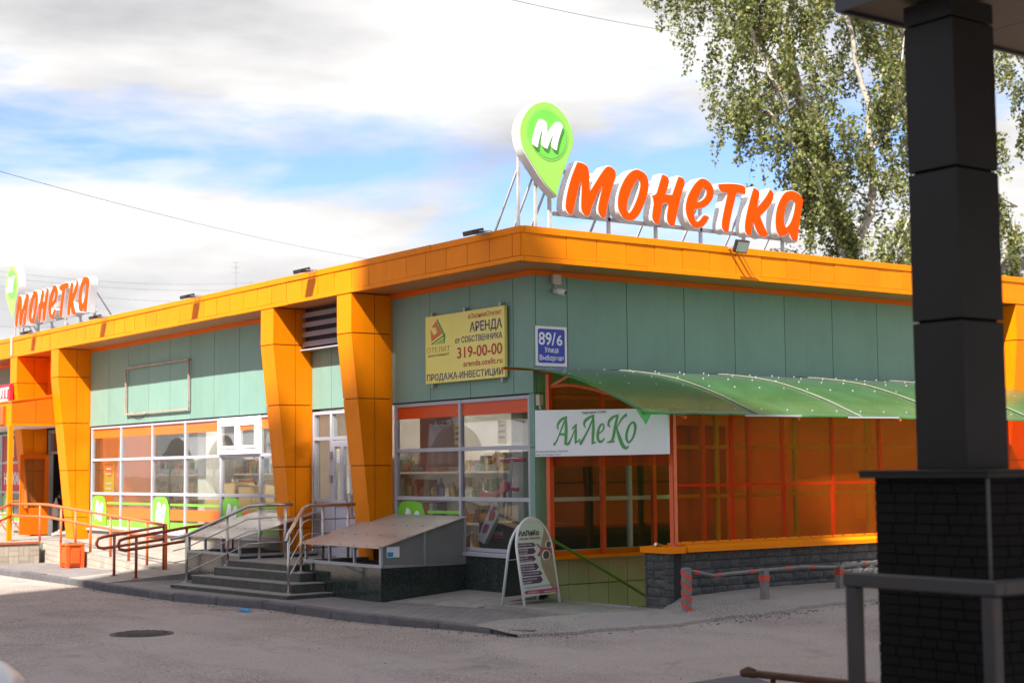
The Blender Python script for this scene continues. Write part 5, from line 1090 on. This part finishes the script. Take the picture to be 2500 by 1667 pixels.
struct(MB().hexa([(e0.x,e0.y,-.3),(e1.x,e1.y,-.3),(e1.x+.8,e1.y-.35,-.3),(e0.x+.8,e0.y-.35,-.3)], [(e0.x,e0.y,-.03),(e1.x,e1.y,-.03),(e1.x+.8,e1.y-.35,-.03),(e0.x+.8,e0.y-.35,-.03)]).build('kerb_island', M['kerb'], bevel=.02))

# ------------------------------------------------------------------ parked car nose at the left edge
CA = thing('parked_car', 'nose of a white parked car at the lower left corner', 'car', (0,0,0))
def prof(y):   # body side profile (x forward from nose), returns loop of (x,z) for half width y factor
    s = 1-abs(y)**3*.22
    return [(0+.25*abs(y)**2.4,.28),(-.02+.25*abs(y)**2.4,.50),(.03+.27*abs(y)**2.4,.66),(.16+.26*abs(y)**2.4,.76),(.55+.1*abs(y)**2,.86),(1.15,.95),(1.85,1.38*s+.05),(2.5,1.46*s+.04),(3.3,1.40*s+.05),(3.9,1.02),(4.15,.92),(4.2,.5),(4.1,.28)]
cb_ = MB(); n = 11; vs = []; Wc = .86
for j in range(n):
    y = -1+2*j/(n-1)
    for x, z in prof(y): vs.append((-x, y*Wc*(1-.10*max(0, (z-.9)/.5)), z))
m_ = len(prof(0)); fs = [(j*m_+i, j*m_+i+1, (j+1)*m_+i+1, (j+1)*m_+i) for j in range(n-1) for i in range(m_-1)]
fs += [tuple(range(m_)), tuple(reversed(range((n-1)*m_, n*m_)))]; fs += [tuple([j*m_ for j in range(n)] + [j*m_+m_-1 for j in reversed(range(n))])]
cb_.add(vs, fs); parts = [cb_.build('body', M['car'], smooth=True)]; sb_ = parts[0].modifiers.new('sub', 'SUBSURF'); sb_.levels = 2; sb_.render_levels = 2
for s in (-1,1):
    h_ = MB(); L = [(-.30,.60),(-.42,.70),(-.55,.80),(-.85,.84),(-.75,.70),(-.5,.62)]
    parts.append(MB().prism([[(-.17,.62),(-.20,.72),(-.42,.80),(-.60,.80),(-.45,.66),(-.30,.60)]], lambda u, v, d: (u-.16, s*d, v), .50, .80).build('headlight', M['lamp_grey']))
    parts.append(MB().prism([smooth2d([(-1.35,.97),(-1.92,1.36),(-3.2,1.36),(-3.7,1.0)],1,90)], lambda u, v, d: (u, s*d, v), .70, .842).build('side_window', M['carglass']))
    parts.append(MB().prism([smooth2d([(-1.30,.98),(-1.33,1.10),(-1.47,1.12),(-1.5,.98)],2,100)], lambda u, v, d: (u, s*d, v), .86, 1.02).build('mirror', M['black']))
    for x in (-.85,-3.35):
        w = MB().cyl((x,s*.70,.31), (x,s*.875,.31), .315, 24).build('tyre', M['tyre']); parts.append(w); parts.append(MB().cyl((x,s*.76,.31), (x,s*.88,.31), .20, 20).build('rim', M['lamp_grey']))
parts.append(MB().hexa([(-1.22,-.66,.972),(-1.22,.66,.972),(-1.26,.66,1.0),(-1.26,-.66,1.0)], [(-1.83,-.6,1.375),(-1.83,.6,1.375),(-1.85,.6,1.40),(-1.85,-.6,1.40)]).build('windscreen', M['carglass']))
parts.append(MB().box(.0,.03,-.45,.45,.36,.5).build('grille', M['black'])); parts.append(MB().box(.025,.04,-.26,.26,.40,.5).build('number_plate', M['white']))
for o in parts: o.parent = CA
np_ = CAM+ray(-30,1690)*(8.0/3835.64)
CA.rotation_euler = (0,0,math.atan2(.81,.59)-.35); CA.location = (np_.x-.02, np_.y-.05, -.16)

# ------------------------------------------------------------------ person in the doorway with a carrier bag
def skin_body(name, V, Eg, rad, m, parent, loc):
    me = bpy.data.meshes.new(name); me.from_pydata(V, Eg, []); o = bpy.data.objects.new(name, me); COL.objects.link(o)
    sk = o.modifiers.new('skin', 'SKIN'); 
    for i, d in enumerate(me.skin_vertices[0].data): d.radius = (rad[i], rad[i]*.9); d.use_root = (i == 0)
    sb = o.modifiers.new('sub', 'SUBSURF'); sb.levels = 2; sb.render_levels = 2
    bpy.context.view_layer.update(); m2 = bpy.data.meshes.new_from_object(o.evaluated_get(bpy.context.evaluated_depsgraph_get())); bpy.data.objects.remove(o)
    m2.materials.clear(); m2.materials.append(m)
    for p in m2.polygons: p.use_smooth = True; p.material_index = 0
    n = bpy.data.objects.new(name, m2); COL.objects.link(n); n.parent = parent; return n
PE = thing('person', 'person in dark clothes walking out of the main entrance carrying a bag', 'person', (-17.48,.30,.33))
V = [(0,0,.92),(0,0,1.12),(0,0,1.34),(0,0,1.46),(0,0,1.56),(0,-.01,1.66),(-.10,0,.88),(-.12,-.05,.50),(-.12,.05,.09),(-.12,-.10,.045),(.10,0,.88),(.12,-.16,.50),(.12,-.22,.09),(.12,-.36,.05),(-.20,0,1.40),(-.26,.02,1.12),(-.25,-.08,.90),(-.25,-.12,.82),(.20,0,1.40),(.27,.02,1.12),(.27,-.10,.90),(.27,-.14,.82)]
Eg = [(0,1),(1,2),(2,3),(3,4),(4,5),(0,6),(6,7),(7,8),(8,9),(0,10),(10,11),(11,12),(12,13),(2,14),(14,15),(15,16),(16,17),(2,18),(18,19),(19,20),(20,21)]
rd = [.145,.14,.155,.06,.085,.09,.095,.065,.045,.04,.095,.065,.045,.04,.07,.048,.036,.035,.07,.048,.036,.035]
skin_body('body', V, Eg, rd, M['skin'], PE, None)
skin_body('jacket', [(0,0,.90),(0,0,1.12),(0,0,1.36),(0,0,1.44),(-.20,0,1.39),(-.26,.02,1.12),(-.25,-.06,.93),(.20,0,1.39),(.27,.02,1.12),(.27,-.08,.93)], [(0,1),(1,2),(2,3),(2,4),(4,5),(5,6),(2,7),(7,8),(8,9)], [.165,.16,.175,.075,.085,.062,.05,.085,.062,.05], M['cloth'], PE, None)
skin_body('trousers', [(0,0,.95),(-.10,0,.88),(-.12,-.05,.50),(-.12,.05,.12),(.10,0,.88),(.12,-.16,.50),(.12,-.22,.12)], [(0,1),(1,2),(2,3),(0,4),(4,5),(5,6)], [.155,.11,.08,.065,.11,.08,.065], M['jeans'], PE, None)
skin_body('hair', [(0,.02,1.66),(0,.02,1.72)], [(0,1)], [.098,.09], M['black'], PE, None)
for sx, y in ((-.12,-.02),(.12,-.29)):
    o = skin_body('shoe', [(sx,y+.12,.04),(sx,y,.045),(sx,y-.12,.035)], [(0,1),(1,2)], [.045,.05,.04], M['shoe'], PE, None)
bg_ = MB(); vs = []; bx_, by_ = -17.72, .12
for k, (z, w, d) in enumerate(((.75,.13,.05),(.80,.17,.08),(.98,.16,.075),(1.06,.09,.04),(1.16,.02,.015))):
    for i in range(12): a = 2*pi*i/12; vs.append((bx_+w*cos(a)*(1+.1*sin(3*a+k)), by_+d*sin(a), z))
bg_.add(vs, [(k*12+i, k*12+(i+1) % 12, (k+1)*12+(i+1) % 12, (k+1)*12+i) for k in range(4) for i in range(12)]+[tuple(reversed(range(12)))])
tag(bg_.build('carrier_bag', M['bag'], smooth=True), 'grey plastic carrier bag held in the entrance doorway', 'bag')

# ------------------------------------------------------------------ trees
def leaves_mesh(name, C_, size, m, seed, droop=True):
    g_ = np.random.default_rng(seed); n = len(C_); C_ = np.asarray(C_)
    a = g_.normal(size=(n,3)); a[:,2] -= .6 if droop else 0; a /= np.linalg.norm(a, axis=1)[:,None]; b2 = np.cross(a, g_.normal(size=(n,3))); b2 /= np.linalg.norm(b2, axis=1)[:,None]
    s = (size*g_.uniform(.6,1.25,n))[:,None]; v = np.empty((n,4,3)); v[:,0] = C_-a*s*.62; v[:,1] = C_+b2*s*.42-a*s*.08; v[:,2] = C_+a*s*.62; v[:,3] = C_-b2*s*.42-a*s*.08
    me = bpy.data.meshes.new(name); me.vertices.add(n*4); me.vertices.foreach_set('co', v.reshape(-1)); me.loops.add(n*4); me.loops.foreach_set('vertex_index', np.arange(n*4, dtype=np.int32)); me.polygons.add(n); me.polygons.foreach_set('loop_start', np.arange(0, n*4, 4, dtype=np.int32)); me.update(); me.materials.append(m); me.validate(); return me
RV = Vector((.59,.807,0)); DV = Vector((-.807,.59,0))
def birch(label, base, limbs, seed, nst, size, droop=1.2):
    """limbs: lists of (lateral, depth, height, radius) from the trunk's foot"""
    r2 = random.Random(seed); t = thing('birch_tree', label, 'tree', base, 'birches behind the shop'); b0 = Vector(base)
    tr = MB(); tw = MB(); seeds = []
    for L in limbs:
        P = [b0+RV*u+DV*w+Vector((0,0,z)) for u, w, z, _ in L]; R_ = [q_[3] for q_ in L]; PP = []; RR_ = []
        for i in range(len(P)-1):
            for k in range(5): f = k/5; PP.append(P[i].lerp(P[i+1], f)+Vector((r2.gauss(0,.04), r2.gauss(0,.04), 0))); RR_.append(R_[i]+(R_[i+1]-R_[i])*f)
        PP.append(P[-1]); RR_.append(R_[-1]); tr.tube(PP, RR_, 8)
        for i, (p, q_) in enumerate(zip(PP, RR_)):
            if q_ < .13 and p.z > 3: seeds.append((p, q_))
    tr.build('trunk', M['bark'], t, smooth=True); C_ = []
    for s in range(nst):
        p, q_ = r2.choice(seeds); az = r2.uniform(0, 2*pi); L = r2.uniform(.5,1.5)*(1.2 if q_ < .06 else .75); rise = r2.uniform(-.1,.5)*L
        tip = p+Vector((cos(az)*L, sin(az)*L, rise)); mid = p.lerp(tip,.5)+Vector((0,0,.12*L))
        tw.tube([p, mid, tip], [.018,.011,.006], 4, cap=False); ns = r2.randint(5,9); lush = r2.uniform(.6,1.3)
        for k in range(ns):
            f = r2.uniform(.25,1.0); a = mid.lerp(tip, f) if f > .5 else p.lerp(mid, f*2)
            hang = r2.uniform(.25,1.25)*droop*(.6+.5*f); d = Vector((cos(az)*.15+r2.gauss(0,.08), sin(az)*.15+r2.gauss(0,.08), -hang)); c1 = a+d
            if k % 2 == 0: tw.tube([a, a.lerp(c1,.5)+Vector((cos(az)*.05, sin(az)*.05, .03)), c1], [.006,.004,.002], 3, cap=False)
            n = int((9+hang*24)*lush)
            for _ in range(n):
                g = r2.random()**.8; c0 = a+d*g; sp = .055+.05*(1-g)
                C_.append((c0.x+r2.gauss(0,sp), c0.y+r2.gauss(0,sp), c0.z+r2.gauss(0,.05)))
    tw.build('twigs', M['twig'], t); o = link('crown', leaves_mesh('crown', C_, size, M['leaf'], seed), t); return t
birch('tall birch with drooping leaves behind the rooftop letters', (-10.3,18.2,0), [
    [(0,0,0,.24),(-.1,0,4,.2),(-.3,.1,6.5,.16),(-.9,.2,9.2,.12),(-1.6,0,12,.085),(-2.1,0,15,.05),(-2.3,.2,17.5,.02)],
    [(-.3,.1,6.3,.13),(.5,.5,8.6,.10),(.4,.6,11,.075),(-.2,.4,14,.05),(-.4,.4,17,.02)],
    [(-.9,.2,9.2,.09),(-2.1,-.5,11.2,.06),(-2.9,-.6,13.0,.045),(-3.9,-.4,13.9,.02)],
    [(-1.4,0,11.0,.07),(-2.6,.6,13.2,.045),(-3.4,.9,14.6,.03),(-4.3,1.0,14.9,.015)],
    [(-.5,.1,7.6,.08),(-1.5,-.8,9.3,.05),(-2.5,-1.1,10.6,.03),(-3.0,-1.2,10.8,.012)],
    [(-.2,0,5.2,.09),(.6,-.8,6.7,.06),(1.2,-1.2,8.2,.03)],[(-.15,0,4.6,.09),(-.9,.9,6.0,.05),(-1.3,1.2,7.2,.03)],
    [(.45,.55,9.5,.06),(1.3,.9,11.2,.04),(1.6,1.2,13.0,.02)],[(-1.8,0,13,.06),(-1.0,-.8,15,.03),(-.8,-1,16.5,.015)],[(-.2,0,3.2,.07),(.9,.6,4.6,.045),(1.6,.6,5.6,.02)],[(-.2,0,3.6,.06),(-.8,-.7,4.6,.04),(-1.1,-1.0,5.4,.02)]], 21, 330, .092)
birch('second birch with thinner hanging foliage close to the dark column', (-11.4,23.6,0), [
    [(0,0,0,.22),(0,0,4,.18),(-.1,0,7,.15),(-.5,.1,10,.11),(-1.3,0,13.5,.07),(-2.0,0,17,.03)],
    [(-.2,0,8,.10),(.7,.3,11,.07),(1.0,.5,14,.045),(1.2,.5,17,.02)],[(-.5,.1,10,.08),(-1.7,-.5,12.2,.05),(-2.5,-.7,14.2,.03),(-3.0,-.7,15.5,.015)],
    [(0,0,5,.08),(-.9,.6,6.6,.05),(-1.5,.8,8,.02)],[(0,0,5.5,.08),(1.0,-.4,7.2,.05),(1.5,-.5,8.8,.02)],[(-.1,0,3.6,.07),(-1.0,-.3,4.8,.045),(-1.5,-.4,5.8,.02)],[(-.9,.05,12,.06),(-.4,.8,14.5,.04),(0,1,16.5,.02)]], 33, 200, .10)
birch('birch standing farther right, showing in the gap right of the dark column', (-9.5,28.5,0), [
    [(0,0,0,.22),(0,0,5,.18),(.2,0,9,.13),(.4,0,14,.07),(.5,0,18,.03)],[(.1,0,6,.1),(1.2,.3,9,.06),(1.7,.4,12,.03)],[(.1,0,7,.1),(-.9,-.3,10,.06),(-1.4,-.4,13,.03)],[(.3,0,11,.07),(1.3,-.4,14,.04),(1.5,-.4,16.5,.02)]], 45, 200, .11)
fh = thing('far_building', 'grey rendered building showing behind the roof right of the dark column', 'building', (-9,30,0))
MB().box(-16,-8.6,28.0,40,-.2,7.9).build('wall', M['far_wall'], fh); MB().hexa([(-16.3,27.7,7.9),(-8.3,27.7,7.9),(-8.3,40.3,7.9),(-16.3,40.3,7.9)], [(-16.3,27.7,8.1),(-8.3,27.7,8.1),(-8.3,34,9.3),(-16.3,34,9.3)]).build('roof', M['galv'], fh)
for k in range(3): box('window', M['apt_win'], fh, -8.61,-8.58,29.5+k*3,30.8+k*3,5.0,6.4)

# street trees that show in the panes, and unseen flats shaped to shade the corner
def linden(label, base, h, seed):
    r2 = random.Random(seed); t = thing('linden_tree', label, 'tree', base, 'street trees across the road'); b0 = Vector(base); tr = MB(); tr.tube([b0, b0+Vector((.1,0,h*.4)), b0+Vector((0,.1,h*.85))], [.2,.15,.04], 8); C_ = []
    for k in range(60):
        a = r2.uniform(0, 2*pi); z = r2.uniform(.3,1.0); R_ = h*.32*sqrt(max(.05, 1-((z-.6)/.42)**2))*r2.uniform(.5,1); c0 = b0+Vector((cos(a)*R_, sin(a)*R_, h*z)); tr.tube([b0+Vector((0,0,h*max(.25, z-.25))), c0], [.04,.012], 4, cap=False)
        for j in range(110): C_.append((c0.x+r2.gauss(0,.5), c0.y+r2.gauss(0,.5), c0.z+r2.gauss(0,.4)))
    tr.build('trunk', M['twig'], t); link('crown', leaves_mesh('crown', C_, .2, M['leaf2'], seed, False), t)
for i, (x, y, h, l) in enumerate(((-16,-15,8,'street tree across the road nearest the shop corner'),(-23,-17,9.5,'second street tree across the road from the shop corner'),(-31,-19,9,'third street tree across the road from the shop corner'),(-40,-21,10.5,'street tree across the road farthest from the shop corner'))): linden(l, (x,y,-.1), h, 60+i)
def stall(label, x, y, side, stripe):
    t = thing('market_stall', label, 'stall', (x, y, -.16), 'market stalls across the road'); W_, D_ = 2.6, 2.0
    for sx in (-1,1):
        for sy in (-1,1): MB().cyl((x+sx*W_/2,y+sy*D_/2,-.16), (x+sx*W_/2,y+sy*D_/2,2.2), .03, 6).build('pole', M['alu'], t)
    q = MB(); n = 12; vs = []
    for i in range(n+1):
        u = -1+2*i/n; vs += [(x+u*W_/2, y-D_/2-.2, 2.2+.75*(1-u*u)), (x+u*W_/2, y+D_/2+.35, 2.1+.75*(1-u*u))]
    q.add(vs, [(2*i, 2*i+2, 2*i+3, 2*i+1) for i in range(n)]); o = q.build('roof', M['white_matte'], t); o.modifiers.new('t','SOLIDIFY').thickness = .01
    for i in range(13): u = -1+2*(i+.5)/13; box('scallop', M['white' if i % 2 else stripe], t, x+u*W_/2-.09, x+u*W_/2+.09, y+D_/2+.36, y+D_/2+.37, 1.82, 2.1+.2*(1-u*u))
    box('back_sheet', M[side], t, x-W_/2+.03, x+W_/2-.03, y-D_/2-.03, y-D_/2+.0, .0, 2.2); box('counter', M['carton'], t, x-W_/2+.1, x+W_/2-.1, y+.3, y+.9, -.16, .8)
for i, (x, y, sd, st, l) in enumerate(((-15.5,-10.5,'mask','beigep','stall with a blue sheet and beige scallops, nearest the shop corner'),(-19.5,-10.2,'in_wall','yellow','second stall from the shop corner, pale sheet and yellow scallops'),(-23.5,-10.4,'white_matte','beigep','third stall from the shop corner, white arched roof'),(-27.6,-10.2,'yellow','beigep','fourth stall from the shop corner, yellow back sheet'),(-31.5,-10.4,'in_wall','beigep','stall across the road farthest from the shop corner'))): stall(l, x, y, sd, st)
ht = Vector((SUN.x, SUN.y, 0)).normalized(); pu = Vector((-ht.y, ht.x, 0)); DD = 28; kt_ = SUN.z/hypot(SUN.x, SUN.y)
SIL = [(-9.05,53.3),(-8.45,55.5),(-5.7,54.7),(-3.32,53.7),(-3.18,55.5),(-.05,54.25),(.28,53.6),(3.55,51.9),(7,49.5),(9.2,47.5)]  # roof outline worked back from the shadow edges on the shop
P = [(u, H-(45-DD)*kt_) for u, H in SIL]; AP = thing('shading_apartment_block', 'unseen tall pale block of flats behind the viewer, roof outline shaped to cast the corner shade', 'building', tuple(ht*(DD+6)))
MB().prism([[(-9.05,-.2)]+P+[(9.2,-.2)]], lambda u, v, d: ht*(DD+d)+pu*u+Vector((0,0,v)), 0, 12).build('wall', M['apt'], AP)
wm = MB().box(-.7,.7,-.04,.04,-.75,.75).mesh('window', M['apt_win'])
for k in range(10):
    for i in range(5): u = -6.8+i*3.4; put('window', wm, AP, ht*(DD-.01)+pu*u+Vector((0,0,3+k*2.8)), (0,0,math.atan2(pu.y, pu.x)))

# ------------------------------------------------------------------ overhead wires and roof aerials
def wire(label, a, c2, sag, rad=.006):
    a, c2 = Vector(a), Vector(c2); tag(MB().tube([a.lerp(c2, i/24)-Vector((0,0,sag*4*(i/24)*(1-i/24))) for i in range(25)], rad, 5).build('overhead_wire', M['wire']), label, 'wire', 'overhead wires')
def dp(px, py, d): return CAM+ray(px, py)*(d/3835.64)
wire('thin overhead wire sloping from the left edge down behind the roof', dp(-200,362,30), dp(1000,648,62), .25)
wire('thin overhead wire at the top edge running into the birch', dp(1180,-16,30), dp(1800,98,44), .1)
for k, (y0, y1) in enumerate(((655,690),(668,705),(690,735),(795,765))): wire(('highest','second','third','lowest')[k]+' of the faint wires behind the far rooftop sign', dp(-60,y0,60), dp(620,y1,80), .3, .0045)
for px, d, h, l in ((576,60,1.05,'taller thin aerial on a distant roof left of the louvre'),(668,62,.4,'shorter thin aerial on a distant roof left of the louvre')):
    p = dp(px, 705, d); t = thing('roof_aerial', l, 'aerial', tuple(p), 'roof aerials'); MB().tube([p, p+Vector((0,0,h))], .015, 5).build('mast', M['grey'], t)
    for k in range(3): q2 = p+Vector((0,0,h*(.6+.18*k))); MB().tube([q2-RV*(.2-.03*k), q2+RV*(.2-.03*k)], .008, 4).build('rod', M['grey'], t)
